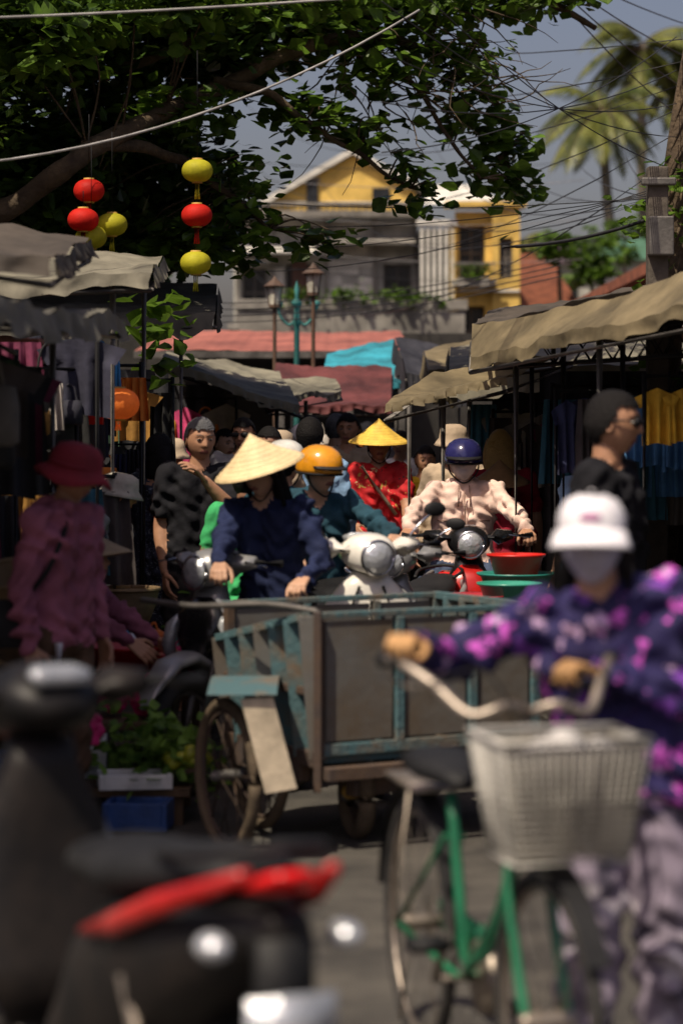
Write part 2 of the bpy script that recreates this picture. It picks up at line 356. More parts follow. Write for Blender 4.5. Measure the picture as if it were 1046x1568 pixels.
    def cls(P):
        best=np.full(len(P),9.);bl=np.zeros(len(P),int)
        for p0,r0,p1,r1,l in C:
            p0=np.array(p0);d=np.array(p1)-p0; t=np.clip((P-p0)@d/max(d@d,1e-9),0,1); q=np.linalg.norm(P-p0-t[:,None]*d,axis=1)-(r0+(r1-r0)*t)
            if l=='skin': q=q+.003
            mk=q<best; best[mk]=q[mk]; bl[mk]=lab[l]
        return bl
    vl=cls(co); ph=x*7+y*3
    X0,Y0,Z0=co.T
    fold=.0045*np.sin(Z0*62+5*np.sin(X0*21+ph)+4*np.sin(Y0*17))+.005*np.sin(X0*48+Z0*30+4*np.sin(Z0*19+ph))+.003*np.sin(Y0*90+Z0*70+ph)
    nzv=np.array([noise.noise(V((a*7+ph,b_*7,c_*4))) for a,b_,c_ in co]); fold=fold*(.35+1.3*np.abs(nzv)*2)*fold_k+.012*nzv
    fold[vl>=2]=0; co=co+no*fold[:,None]
    co=(np.array(T)[:3,:3]@co.T).T+np.array(T)[:3,3]
    me.vertices.foreach_set('co',co.ravel())
    nf=len(me.polygons); me.materials.clear()
    for m in(shirt,pants,skin,shoes or shoe): me.materials.append(m)
    lv=np.array([vl[p.vertices[0]] for p in me.polygons]); me.polygons.foreach_set('material_index',lv.astype(np.int32)); me.polygons.foreach_set('use_smooth',[True]*nf); me.update()
    o=bpy.data.objects.new('body',me); sc.collection.objects.link(o); o.parent=g
    Th=T@Matrix.Translation(j['hd'])@Matrix.Rotation(math.radians(headrot[0]),4,'Z')@Matrix.Rotation(math.radians(headroll),4,'Y')@Matrix.Rotation(math.radians(headrot[1]),4,'X')
    head(g,Th,skin,hair,hstyle,hat,mask,glasses,hatmat)
    R3=T.to_3x3()
    for e,w,sg,inw in(('ea','wa',-1,1),('eb','wb',1,-1)):
        d=(R3@(j[w]-j[e])).normalized(); nr=R3@V((inw*.6,0,-.4)); 
        if curl>.7: nr=V((0,0,-1))
        hand(g,T@j[w],d,nr,sg*(1),curl,s*1.02,handm or skin,fine)
    return g,T,j
# ------------------------------------------------------------------ WORLD, SUN, CAMERA
sun_v=V((-.30,-.42,.86)).normalized()
w=bpy.data.worlds.new('World'); sc.world=w; w.use_nodes=True; N=w.node_tree.nodes; L=w.node_tree.links
sky=N.new('ShaderNodeTexSky'); sky.sky_type='NISHITA'; sky.sun_disc=False
sky.sun_elevation=math.asin(sun_v.z); sky.sun_rotation=math.atan2(sun_v.x,sun_v.y); sky.dust_density=4; sky.air_density=1.1; sky.ozone_density=3
tint=N.new('ShaderNodeMixRGB'); tint.blend_type='MULTIPLY'; tint.inputs[0].default_value=1; tint.inputs[2].default_value=(1.14,.93,.92,1)
L.new(sky.outputs[0],tint.inputs[1]); L.new(tint.outputs[0],N['Background'].inputs[0]); N['Background'].inputs[1].default_value=.09
ld=bpy.data.lights.new('sun','SUN'); ld.energy=5.0; ld.angle=math.radians(.5); ld.color=(1,.89,.71)
lo=bpy.data.objects.new('sun',ld); lo.rotation_euler=sun_v.to_track_quat('Z','Y').to_euler(); sc.collection.objects.link(lo)
cd=bpy.data.cameras.new('camera'); cam=bpy.data.objects.new('camera',cd); sc.collection.objects.link(cam); sc.camera=cam
cam.location=(0,0,1.65); cam.rotation_euler=(math.radians(90),0,0); cd.sensor_fit='VERTICAL'; cd.sensor_height=36; cd.sensor_width=24; cd.lens=85
cd.shift_y=-.0855; cd.clip_start=.1; cd.clip_end=3000; cd.dof.use_dof=True; cd.dof.focus_distance=15; cd.dof.aperture_fstop=1.9
sc.view_settings.view_transform='Standard'; sc.view_settings.look='None'; sc.view_settings.exposure=0
# ------------------------------------------------------------------ GROUND
gm=mat('ground_dirt',(.09,.08,.065),rough=.95,scale=1.5,bs=8); am=mat('asphalt',(.045,.042,.039),rough=.85,scale=2.2,bump=.6,bs=120,col2=(.105,.095,.08),lo=.3,hi=.7); cm=mat('concrete_kerb',(.28,.27,.25),rough=.9)
b=MB(); b.sheet(lambda u,v:(-1500+3000*u,-100+2600*v,0),8,8); b.build('ground',gm,smooth=False)
b=MB(); b.sheet(lambda u,v:(-2.6+5.4*u,-3+55*v,.004),6,40); b.build('road',am,smooth=False)
for sx in(-2.7,2.9):
    b=MB(); b.box((sx,24,.06),(.18,54,.12)); b.build('kerb',cm,smooth=False,bevel=.01)
# ------------------------------------------------------------------ TREE
barkm=mat('bark',(.06,.04,.025),rough=.95,bump=.8,bs=30,col2=(.12,.085,.05))
def leafmat(name,c,c2,tr):
    return mat(name,c,rough=.4,var=.4,scale=3.2,bump=0,col2=c2,transl=tr,spec=.35)
lm=leafmat('tree_leaf',(.030,.070,.010),(.14,.25,.025),.38); lm2=leafmat('shade_tone_leaf',(.018,.042,.010),(.06,.12,.02),.25)  # leaf green brightened for sun highlights; darker copy puts crown shade into the colour
lantern_spots=[(-1.58,2.55,3.25,.36),(-.91,2.5,3.7,.20)]
def leaves(name,clumps,m,parent,size=(.06,.12),droop=.5,rnd=True,seed=1,clear=False,per=9):
    rg=np.random.RandomState(seed); P=[]
    for (x,y,z,rx,ry,rz,n) in clumps:
        k=max(1,n//per); cs=rg.normal(size=(k,3)); cs/=np.linalg.norm(cs,axis=1)[:,None]; cs*=rg.rand(k,1)**.45
        cs=cs*np.array([rx,ry,rz])+np.array([x,y,z])
        p=np.repeat(cs,per,axis=0)+rg.normal(size=(k*per,3))*np.array([.10,.10,.075]); P.append(p)
    P=np.concatenate(P)
    if clear:
        for lx,z0,z1,r in lantern_spots:
            P=P[~((np.abs(P[:,0]-lx*P[:,1]/15.2)<r)&(P[:,2]<z1)&(P[:,2]>z0)&(P[:,1]<15.75))]
    n=len(P)
    S=rg.uniform(size[0],size[1],n)
    az=rg.uniform(0,2*np.pi,n); el=-np.abs(rg.normal(0,droop,n))+.15
    d=np.stack([np.cos(az)*np.cos(el),np.sin(az)*np.cos(el),np.sin(el)],1)
    up=np.stack([rg.normal(0,.45,n),rg.normal(0,.45,n),np.ones(n)],1)
    s=np.cross(d,up); s/=np.linalg.norm(s,axis=1)[:,None]; u=np.cross(s,d)
    wd=.36 if rnd else .17
    prof=[(0,0,0),(.30,.55*wd*1.2,.05),(.68,wd*1.25,.07),(.92,.7*wd,.05),(1.05,0,-.04),(.92,-.7*wd,.05),(.68,-wd*1.25,.07),(.30,-.55*wd*1.2,.05)]
    vs=np.zeros((n,8,3))
    for i,(a,b_,c) in enumerate(prof): vs[:,i]=P+S[:,None]*(d*a+s*b_+u*c)
    vs=vs.reshape(-1,3); base=np.arange(n)*8
    f=np.concatenate([np.stack([base,base+1,base+2,base+3,base+4],1),np.stack([base,base+4,base+5,base+6,base+7],1)])
    me=bpy.data.meshes.new(name); me.from_pydata(vs.tolist(),[],f.tolist()); me.materials.append(m); me.update()
    o=bpy.data.objects.new(name,me); sc.collection.objects.link(o); o.parent=parent; return P
tg=grp('almond_tree')
b=MB(); limbs=[]
def limb(pts,r0,r1,n=10):
    c=catmull(pts,n); k=len(c); c=[p+V((noise.noise(p*3)*.05,noise.noise(p*3+V((9,0,0)))*.05,noise.noise(p*3+V((0,9,0)))*.05)) for p in c]
    b.tube(c,[(r0+(r1-r0)*i/(k-1))*(1+.15*noise.noise(c[i]*9)) for i in range(k)],0,9); limbs.extend(c); return c
limb([(-3.7,16.5,-.05),(-3.65,16.5,1.2),(-3.4,16.4,2.4)],.30,.20)
limb([(-3.4,16.4,2.3),(-2.9,16.2,2.8),(-2.2,16.1,3.12),(-1.65,16,3.45),(-.9,16.9,4.0),(0,17.3,4.4),(.7,17.8,4.4),(1.15,18,4.05),(1.25,18,3.5)],.10,.014)
limb([(-3.4,16.4,2.3),(-3.0,16.6,3.4),(-2.4,17,4.3),(-1.5,17.5,5),(0,18,5.3),(1.2,18,5.0),(1.9,18,4.6)],.14,.02)
limb([(-1.65,16,3.5),(-1.2,16.6,3.5),(-.8,17,3.3),(-.5,17,3.0)],.05,.012)
limb([(-.9,16.9,4.1),(-.4,17,3.9),(.1,17.3,3.6),(.5,17.4,3.35)],.035,.01)
limb([(0,17.3,4.5),(.45,17.5,4.15),(.75,17.6,3.8),(1.0,17.7,3.45)],.03,.01)
limb([(-2.4,17,4.3),(-1.8,17,4.1),(-1.2,17,4.3),(-.3,17,4.7),(.5,17,4.85)],.06,.012)
limb([(-3.3,16.4,2.6),(-3.0,18,3.4),(-2.2,19,3.6),(-1.2,19.5,3.4)],.08,.02)
clD=[(-2.5,16.5,4.3,.9,1.2,.6,2300),(-1.7,17.5,4.6,.9,1.2,.55,2300),(-2.4,18.5,3.7,.7,1,.5,1500),(-1.6,18,3.7,.6,1,.45,1500),(-3.2,17,4.8,.9,1.2,.8,1200),
 (-2.2,17.2,3.2,.5,.7,.28,700),(-1.2,18.5,3.35,.55,.8,.3,900),(-.9,17.5,4.5,.55,.9,.45,1200),(-.6,18.3,4.9,.7,.9,.4,1100),(-1.5,19.5,3.15,.6,.5,.3,800),(-2.3,19,3.2,.5,.5,.35,700),(-1.9,16.8,3.45,.5,.5,.25,500)]
clR=[(-.1,17.5,4.6,.5,.7,.3,520),(.5,17.6,4.75,.5,.6,.25,460),(1.15,18,4.85,.45,.5,.2,360),(1.6,18,4.95,.35,.4,.15,140),(.3,17.4,4.25,.35,.5,.2,230),(-.3,17.2,3.9,.3,.4,.16,170),
 (.15,17.3,3.74,.25,.3,.12,90),(.50,17.4,3.5,.14,.2,.13,60),(.60,17.4,3.28,.12,.15,.10,36),(.95,17.8,3.95,.25,.3,.18,160),(1.2,18,3.7,.16,.25,.28,170),(1.3,18,3.42,.14,.2,.14,80),(1.0,17.8,3.5,.12,.2,.12,50),(.75,17.6,4.35,.3,.4,.18,150),
 (-.75,17,3.5,.22,.4,.16,110),(-.6,17,3.1,.16,.3,.12,70),(-.65,17.1,2.92,.2,.25,.1,70),(-.2,17.2,2.93,.12,.2,.07,36),(.0,17.2,3.0,.18,.1,.03,18),(-.95,17.2,2.95,.16,.3,.1,80),(-1.25,17.4,3.0,.35,.3,.14,200),(-1.15,16.6,3.8,.35,.4,.2,180),(-1.9,15.7,4.2,.5,.5,.3,420),(-1.0,16,4.5,.5,.5,.25,380),(-.2,16.2,4.55,.4,.4,.2,200),
 (-1.15,15,2.25,.13,.2,.2,60),(-1.05,15,2.03,.06,.1,.08,14)]
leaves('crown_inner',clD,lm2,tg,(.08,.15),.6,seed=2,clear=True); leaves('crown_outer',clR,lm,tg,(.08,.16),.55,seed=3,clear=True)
leaves('crown_sun_toned',[(x,y,z+.08,rx,ry,rz,n//3) for x,y,z,rx,ry,rz,n in clD],lm,tg,(.07,.13),.5,seed=5,clear=True)  # same clumps again in the lighter green, sunlit look carried by colour
leaves('feathery_sprays',[(-2.2,15.3,4.5,.5,.4,.3,700),(-1.3,15.6,4.55,.5,.3,.2,500),(-.1,16.3,4.62,.6,.4,.12,420),(.9,17,4.75,.6,.3,.12,360),(-2.3,15.5,3.7,.4,.3,.2,260),(.9,17.4,4.25,.3,.3,.2,160)],lm,tg,(.05,.11),.5,False,seed=15,clear=True,per=14)
LP=[p for p in limbs]
for x,y,z,rx,ry,rz,n in clD+clR[:-2]:
    for q in range(3+n//200):
        c=V((x+random.gauss(0,rx*.5),y+random.gauss(0,ry*.5),z+random.gauss(0,rz*.4))); a=min(LP,key=lambda p:(p-c).length); m_=a.lerp(c,.5)+V((random.gauss(0,.06),0,random.uniform(0,.15)))
        b.tube(catmull([a,m_,c],5),[.010-.0007*i for i in range(11)],0,5)
b.build('trunk_and_limbs',barkm,tg)
b=MB()
for i in range(50):
    a=V((random.uniform(-.3,1.1),17.3,random.uniform(3.9,4.7))); p=a; pts=[a]; d=V((random.uniform(-.2,1),random.uniform(-.3,.3),random.uniform(-.7,.2))).normalized()
    for k in range(6): d=(d+V((random.gauss(0,.25),random.gauss(0,.2),random.gauss(0,.22)))).normalized(); p=p+d*.12; pts.append(p)
    b.tube(pts,[.008-.001*k for k in range(7)],0,5)
b.build('twigs',barkm,tg)
# ------------------------------------------------------------------ LANTERNS
redl=mat('red_lantern_silk',(.56,.02,.012),rough=.6,var=.25,bump=.1,transl=.3,spec=.2); yell=mat('yellow_lantern_silk',(.52,.48,.03),rough=.6,var=.25,bump=.1,transl=.3,spec=.2); gold=mat('gold_tassel',(.45,.27,.05),rough=.6)
def lantern(x,y,z,m,r=.13,top=None,tl=.10):
    g=grp('silk_lantern'); b=MB(place(x,y,z)); pr=[]
    for i in range(15):
        a=math.pi*(i/14-.5); pr.append((r*max(.32,math.cos(a)**.8),r*.74*math.sin(a)))
    vs=[];fs=[];N_=40
    for rr,zz in pr:
        for j in range(N_):
            a=2*math.pi*j/N_; q=rr*(1-.05*(j%2)); vs.append((q*math.cos(a),q*math.sin(a),zz))
    for i in range(len(pr)-1):
        for j in range(N_): fs.append([i*N_+j,i*N_+(j+1)%N_,(i+1)*N_+(j+1)%N_,(i+1)*N_+j])
    b.add(vs,fs,0); b.lathe([(.001,.80*r),(.34*r,.80*r),(.34*r,.68*r)],1,16); b.lathe([(.34*r,-.68*r),(.34*r,-.80*r),(.001,-.80*r)],1,16)
    for k in range(8):
        a=k*.785; b.tube([(.012*math.cos(a),.012*math.sin(a),-.8*r),(.011*math.cos(a),.011*math.sin(a),-.8*r-tl*.5),(.016*math.cos(a),.016*math.sin(a),-.8*r-tl)],.003,0,4)
    b.tube([(0,0,.8*r),(0,0,(top or z+.3)-z)],.003,2,5)
    b.build('silk_shade',[m,gold,dark],g)
for x,y,z,m,t in ((-1.585,15.2,3.12,redl,3.6),(-1.60,15.0,2.92,redl,3.1),(-1.45,15.3,2.915,yell,3.5),(-1.56,15.1,2.82,yell,3.4),(-1.62,15.2,2.69,yell,2.8),(-.905,15.2,3.245,yell,4.0),(-.908,15.2,2.965,redl,3.22),(-.915,15.2,2.665,yell,2.95)):
    lantern(x,y,z,m,.098,t)
# ------------------------------------------------------------------ BUILDINGS
ywall=mat('yellow_plaster',(.58,.39,.10),rough=.9,scale=1.2,var=.35,bump=.3,bs=20); wwall=mat('white_plaster',(.40,.39,.35),rough=.9,scale=1.4,var=.4,bump=.3,bs=20)
gwall=mat('grey_concrete',(.22,.205,.18),rough=.9,scale=1.3,var=.45); winm=mat('window_glass_dark',(.02,.022,.025),rough=.15,bump=0); fr=mat('window_frame',(.10,.09,.08)); roofw=mat('painted_board_white',(.60,.58,.52),rough=.7,scale=2,var=.25,bump=.1)
redroof=corrug(mat('red_sheet_roof',(.30,.10,.075),rough=.75,scale=1.2,var=.35,bump=0),'X',2.2,.15); tile=corrug(mat('clay_tile',(.28,.09,.045),rough=.9,scale=5,var=.4),'X',6,1)
slate=mat('dark_screen_gap',(.02,.02,.022)); wbrown=mat('brown_shutter',(.10,.05,.035))
def wall_with_openings(b,x0,x1,z0,z1,y,openings,mi=0,t=.2,wm=1,fm=2):
    xs=sorted(set([x0,x1]+[o[0] for o in openings]+[o[1] for o in openings])); zs=sorted(set([z0,z1]+[o[2] for o in openings]+[o[3] for o in openings]))
    for i in range(len(xs)-1):
        for k in range(len(zs)-1):
            cx=(xs[i]+xs[i+1])/2; cz=(zs[k]+zs[k+1])/2
            if not any(o[0]<cx<o[1] and o[2]<cz<o[3] for o in openings): b.add([(xs[i],y,zs[k]),(xs[i+1],y,zs[k]),(xs[i+1],y,zs[k+1]),(xs[i],y,zs[k+1])],[[0,1,2,3]],mi)
    for a,c,d,e in openings:
        b.add([(a,y,d),(c,y,d),(c,y,e),(a,y,e),(a,y+t,d),(c,y+t,d),(c,y+t,e),(a,y+t,e)],[[0,4,5,1],[1,5,6,2],[2,6,7,3],[3,7,4,0]],mi); b.add([(a,y+t,d),(c,y+t,d),(c,y+t,e),(a,y+t,e)],[[0,1,2,3]],wm)
        for q in(a+.03,(a+c)/2,c-.03): b.box((q,y+t-.04,(d+e)/2),(.05,.05,e-d),fm)
        for q in(d+.03,(d+e)/2,e-.03): b.box(((a+c)/2,y+t-.043,q),(c-a-.01,.045,.05),fm)
g=grp('yellow_gable_house'); b=MB(); Y=55
wall_with_openings(b,-2.45,1.72,0,6.3,Y,[(-2.25,-1.7,4.1,5.2),(-1.25,-.5,4.0,5.3),(.95,1.6,4.2,5.3),(-2.2,-1.2,.2,2.3),(-.6,.4,.2,2.3)],1,wm=3,fm=4)
b.add([(-2.45,Y,0),(-2.45,Y+9,0),(-2.45,Y+9,6.3),(-2.45,Y,6.3)],[[0,1,2,3]],1); b.add([(1.72,Y,0),(1.72,Y+9,0),(1.72,Y+9,6.3),(1.72,Y,6.3)],[[0,1,2,3]],1)
for i in range(8):
    for q in range(3): b.box((-.18+.38*q,Y-.05-.006*((i+q)%2),3.98+.19*i),(.37,.04,.175),5 if (i*3+q)%4 else 1)
b.box((-.95,Y-.12,4.7),(.35,.06,1.3),7); b.box((-1.45,Y-.08,4.6),(.28,.06,1.2),5); b.box((-2.0,Y-.3,5.4),(.8,.5,.05),5,Matrix.Rotation(.3,3,'X'))
b.box((-.4,Y-.35,6.38),(4.3,.8,.14),2); b.box((-.4,Y-.72,6.6),(4.3,.05,.06),2)
for i in range(30): b.box((-2.5+.145*i,Y-.72,6.5),(.03,.03,.2),4)
yb=Y+.3
b.add([(-1.6,yb,6.45),(1.7,yb,6.45),(1.7,yb,6.95),(.25,yb,7.80),(-1.6,yb,6.75)],[[0,1,2,3,4]],0)
b.box((-.67,yb-.03,6.85),(.26,.1,.75),3); b.box((-.67,yb-.04,7.25),(.36,.1,.05),2); b.box((.9,yb-.02,6.9),(.4,.06,.3),3); b.box((0,yb-.02,6.72),(3.2,.05,.05),5)
for xa,za,xb,zb in ((-1.95,6.62,.25,7.90),(.25,7.90,1.95,6.98)):
    b.add([(xa,yb-.14,za),(xb,yb-.14,zb),(xb,Y+9,zb),(xa,Y+9,za)],[[0,1,2,3]],5); b.beam((xa,yb-.16,za),(xb,yb-.16,zb),.05,.13,5)
b.box((-1.5,Y-.45,5.62),(2.0,.8,.05),5,Matrix.Rotation(.3,3,'X')); b.box((.5,Y-.5,5.8),(2.3,.7,.05),2,Matrix.Rotation(.25,3,'X'))
for x in(-2.35,-1.55,-.35,.75,1.68): b.box((x,Y-.06,5.0),(.09,.12,2.6),2)
b.box((-.4,Y-.5,3.85),(4.3,.8,.12),2)
for k in range(10): b.box((-2.2+k*.4,Y-.85,4.1),(.03,.03,.42),4)
b.box((-.4,Y-.85,4.32),(4.2,.04,.04),4)
b.build('house_walls_and_roof',[ywall,wwall,gwall,winm,fr,roofw,slate,wbrown],g,smooth=False)
g=grp('yellow_balcony_house'); b=MB(); Y=54
b.box((2.12,Y+2,3),(.78,4,6.0),6)
for i in range(6): b.box((1.79+.135*i,Y-.08,5.05),(.072,.10,2.1),5)
b.box((2.47,Y-.03,5.0),(.12,.2,2.2),0); b.box((2.12,Y-.02,6.15),(.9,.3,.12),5)
wall_with_openings(b,2.53,3.35,0,6.4,Y,[(2.62,3.2,4.9,6.1),(2.62,3.2,3.2,4.3)],0,t=.5,wm=3,fm=4)
wall_with_openings(b,3.35,3.96,0,6.5,Y-.25,[(3.5,3.8,4.9,5.8)],0,t=.2,wm=3,fm=4)
b.add([(3.35,Y-.25,0),(3.35,Y+.1,0),(3.35,Y+.1,6.5),(3.35,Y-.25,6.5)],[[0,1,2,3]],0); b.add([(3.96,Y-.25,0),(3.96,Y+8,0),(3.96,Y+8,6.5),(3.96,Y-.25,6.5)],[[0,1,2,3]],0)
b.box((2.95,Y-.35,4.8),(.9,.7,.1),1); b.box((2.95,Y-.68,5.2),(.9,.04,.05),4); b.box((3.3,Y-.29,4.62),(1.3,.06,.05),5)
for i in range(9): b.box((2.53+.105*i,Y-.68,5.0),(.02,.03,.36),4)
b.box((3.2,Y+.0,6.55),(1.8,.7,.12),0)
b.add([(1.8,Y+.5,6.62),(3.6,Y+.5,6.62),(3.2,Y+2,7.2),(2.2,Y+2,7.2)],[[0,1,2,3]],5)
b.build('house_walls_and_roof',[ywall,wwall,gwall,winm,fr,roofw,slate],g,smooth=False)
pl=grp('balcony_plants'); leaves('foliage',[(2.9,Y-.75,5.0,.35,.15,.2,160),(-.9,47,4.15,.5,.2,.08,120),(.2,47,4.15,.8,.2,.08,200),(1.4,47,4.15,.6,.2,.10,170)],lm,pl,(.08,.15),.5,seed=9)
b=MB(); b.box((.2,47.2,3.98),(4.5,.5,.2)); b.box((.2,47.2,2),(4.4,.4,3.7)); b.box((2.9,Y-.75,4.78),(.7,.2,.2)); b.build('planter_wall',gwall,pl,smooth=False,bevel=.01)
for nm,x0,x1,z0,z1,y,m in(('red_tile_house',3.9,5.7,4.6,6.1,60,tile),('far_house',7.6,11.5,8.4,9.6,100,mat('purple_roof',(.12,.08,.11))),('green_roof_house',10.5,13,8.2,9.2,95,mat('green_roof',(.06,.14,.09)))):
    g=grp(nm); b=MB(); b.box(((x0+x1)/2,y+3,z0/2),(x1-x0-.2,6,z0),1); b.add([(x0-.2,y-.5,z0-.1),(x1+.2,y-.5,z0-.1),(x1-.3,y+3,z1),(x0+.3,y+3,z1),(x0-.2,y+6.5,z0-.1),(x1+.2,y+6.5,z0-.1)],[[0,1,2,3],[3,2,5,4],[0,3,4],[1,5,2]],0)
    for i in range(3): b.box((x0+.5+i*(x1-x0-1)/2,y-.02,z0-1.2),(.4,.06,.8),2)
    b.build('walls_and_roof',[m,wwall,winm],g,smooth=False)
for nm,x0,x1,y0,y1,h in(('shop_terrace',-7,-4.2,12,50,4.6),('shop_terrace',4.2,7,13,52,3.6)):
    g=grp(nm); b=MB(); b.box(((x0+x1)/2,(y0+y1)/2,h/2),(x1-x0,y1-y0,h),0); xx=x1 if x0<0 else x0; sg=1 if x0<0 else -1
    for i in range(9):
        yy=y0+2+i*4.1; b.box((xx+sg*.02,yy,1.3),(.08,2.6,2.4),2); b.box((xx+sg*.02,yy,3.2),(.08,1.4,.9),2); b.box((xx+sg*.3,yy,2.65),(.6,3.2,.06),3)
    b.box(((x0+x1)/2,(y0+y1)/2,h+.08),(x1-x0+.5,y1-y0+.4,.16),3); b.build('walls',[wwall,ywall,winm,tile],g,smooth=False,bevel=.01)
g=grp('market_hall'); b=MB()
b.sheet(lambda u,v:(-2.4+3.2*u,28+5*v,2.50+.42*v+.006*math.sin(u*60)+.015*math.sin(u*7)),60,4,0)
for x in(-2.3,-1.5,-.7,.1,.7):
    b.beam((x,28.1,0),(x,28.1,2.44),.07,.07,1); b.beam((x,28.0,2.42),(x,33,2.82),.05,.06,1)
b.beam((-2.4,27.98,2.46),(.8,27.98,2.46),.05,.08,1)
b.box((-.6,33.2,1.45),(5.6,.1,2.9),2)
b.build('roof_and_frame',[redroof,steel,mat('shade_dark_back_wall',(.03,.027,.024))],g,smooth=False)  # back wall coloured near black to stand for the shaded hall interior
# ------------------------------------------------------------------ PALMS
palml=mat('palm_frond',(.06,.10,.02),rough=.45,var=.4,scale=1.2,bump=0,col2=(.22,.23,.05),transl=.3)
def palm(x,y,z,bx,L,seed):
    rd=random.Random(seed); g=grp('coconut_palm'); b=MB()
    c=catmull([(bx,y,0),(bx+.2,y,z*.35),(bx+(x-bx)*.6,y,z*.7),(x,y,z)],10); b.tube(c,[.28-.10*i/(len(c)-1)+.012*(i%2) for i in range(len(c))],0,10); b.build('trunk',mat('palm_bark',(.12,.10,.08),rough=.95,bump=.6,bs=5),g)
    f=MB()
    for i in range(28):
        az=rd.uniform(0,6.28); el=rd.uniform(-.7,1.2); ln=L*rd.uniform(.75,1.1); p=V((x,y,z)); d=V((math.cos(az)*math.cos(el),math.sin(az)*math.cos(el),math.sin(el))); pts=[p]
        for k in range(12): d=(d+V((0,0,-.13-.04*max(0,el)))).normalized(); p=p+d*ln/12; pts.append(p)
        f.tube(pts,[.035-.002*k for k in range(13)],1,5)
        for k in range(1,12):
            for h in range(3):
                q=pts[k].lerp(pts[min(k+1,12)],h/3); t=(pts[min(k+1,12)]-pts[k-1]).normalized(); sd=t.cross(V((0,0,1))).normalized()
                ll=ln*.26*math.sin(math.pi*min(1,(k+h/3)/12.5)**.8+.15)
                for s in(-1,1):
                    e=q+(sd*s*.65+t*.45+V((0,0,-.55+rd.uniform(-.15,.15)))).normalized()*ll; wv=t*.06
                    f.add([q-wv,q+wv,e+wv*.2,e-wv*.2],[[0,1,2,3]],0)
    for k in range(7): f.ball((x+rd.gauss(0,.2),y+rd.gauss(0,.2),z-.25),.15,mi=1,n=8,k=6)
    f.build('crown',[palml,barkm],g,smooth=False)
palm(10.75,100,14.6,11.5,3.9,3); palm(12.9,104,18.0,12.9,3.9,5); palm(14.8,106,16.9,14.4,3.2,8); palm(7.3,98,9.0,7.4,1.6,12)
sg=grp('distant_shrubs'); leaves('foliage',[(5.2,58,5.9,.5,.6,.35,300),(6.2,60,5.5,.6,.6,.4,300),(10.5,90,9.0,1.5,1,.4,300),(8.6,80,7.4,1.3,1,.7,420),(-4.5,40,4.2,1.8,2,1.2,1500)],lm,sg,(.15,.3),.5,seed=11)
b=MB(); 
for x,y,z in((5.2,58,5.6),(6.2,60,5.2),(10.5,90,9),(8.6,80,7.2),(-4.5,40,4)): b.tube([(x,y,0),(x+.1,y,z*.5),(x,y,z)],[.15,.1,.04])
b.build('stems',barkm,sg)
# ------------------------------------------------------------------ right trunk, pole, wires
g=grp('vine_covered_trunk'); b=MB(); c=catmull([(2.14,16,-.05),(2.12,16,1.5),(2.17,16,2.8),(2.24,16,3.6),(2.36,16,4.4)],8); b.tube(c,[.15-.10*i/(len(c)-1) for i in range(len(c))],0,10)
for k in range(7): b.tube([p+V(((.13-.003*i)*math.cos(i*.5+k),(.13-.003*i)*math.sin(i*.5+k)-.02,0)) for i,p in enumerate(c)],.012,0,5)
b.build('trunk',barkm,g); leaves('climbing_leaves',[(2.2,15.9,2.9,.2,.2,.5,120),(1.95,15.9,3.0,.15,.2,.15,40),(2.2,15.9,1.8,.2,.2,.6,100)],lm,g,(.06,.1),.6,seed=21)
g=grp('utility_pole'); b=MB(); b.beam((2.02,15.5,0),(2.02,15.5,3.3),.13,.13,0); b.box((2.03,15.4,2.85),(.16,.10,.25),1); b.box((2.02,15.42,3.2),(.22,.05,.05),1)
b.build('pole',[mat('aged_pole_wood',(.09,.075,.06),rough=.95,bump=.6,bs=20),steel],g,smooth=False,bevel=.01)
g=grp('overhead_wires'); b=MB()
def wire(p,q,sag,r=.008,mi=0,n=14):
    p=V(p);q=V(q); b.tube([p.lerp(q,i/n)-V((0,0,sag*4*(i/n)*(1-i/n))) for i in range(n+1)],r,mi,5)
wire((-2.3,12,3.65),(.55,13,3.98),.02,.007,1)
wire((-2.1,12.5,2.98),(.45,14,4.05),.18,.007,1)
for i in range(4): wire((-3,24+i*.4,4.2-.22*i),(2.0,15.45,3.1+.02*i),.2+.07*i,.0035)
for i in range(6): wire((2.0,15.45,3.1),(5.5-i*1.2,50,8.5-.35*i),.3+.1*i,.005)
for i in range(6): wire((2.25,16,4.2-.15*i),(-2,50,10.5-1.1*i),.5+.12*i,.005)
for i in range(5): wire((1.0,17,5.1+.05*i),(4.6,26,6.2-.45*i),.1+.05*i,.006)
for i in range(5): wire((2.2,15.9,4.2-.22*i),(0.2,12,3.0+.25*i),.15,.0035)
wire((1.0,15,2.75),(2.25,16,3.1),.06,.012)
for i in range(4): wire((-1.6,26,2.75+.07*i),(2.0,22,3.0+.05*i),.12,.005)
for i in range(7): wire((-1.3,40,4.3+.28*i),(4.4,44,4.3+.36*i),.15,.006,i%2)
b.build('wires',[mat('cable_black',(.02,.02,.022)),mat('cable_white',(.30,.29,.28))],g)
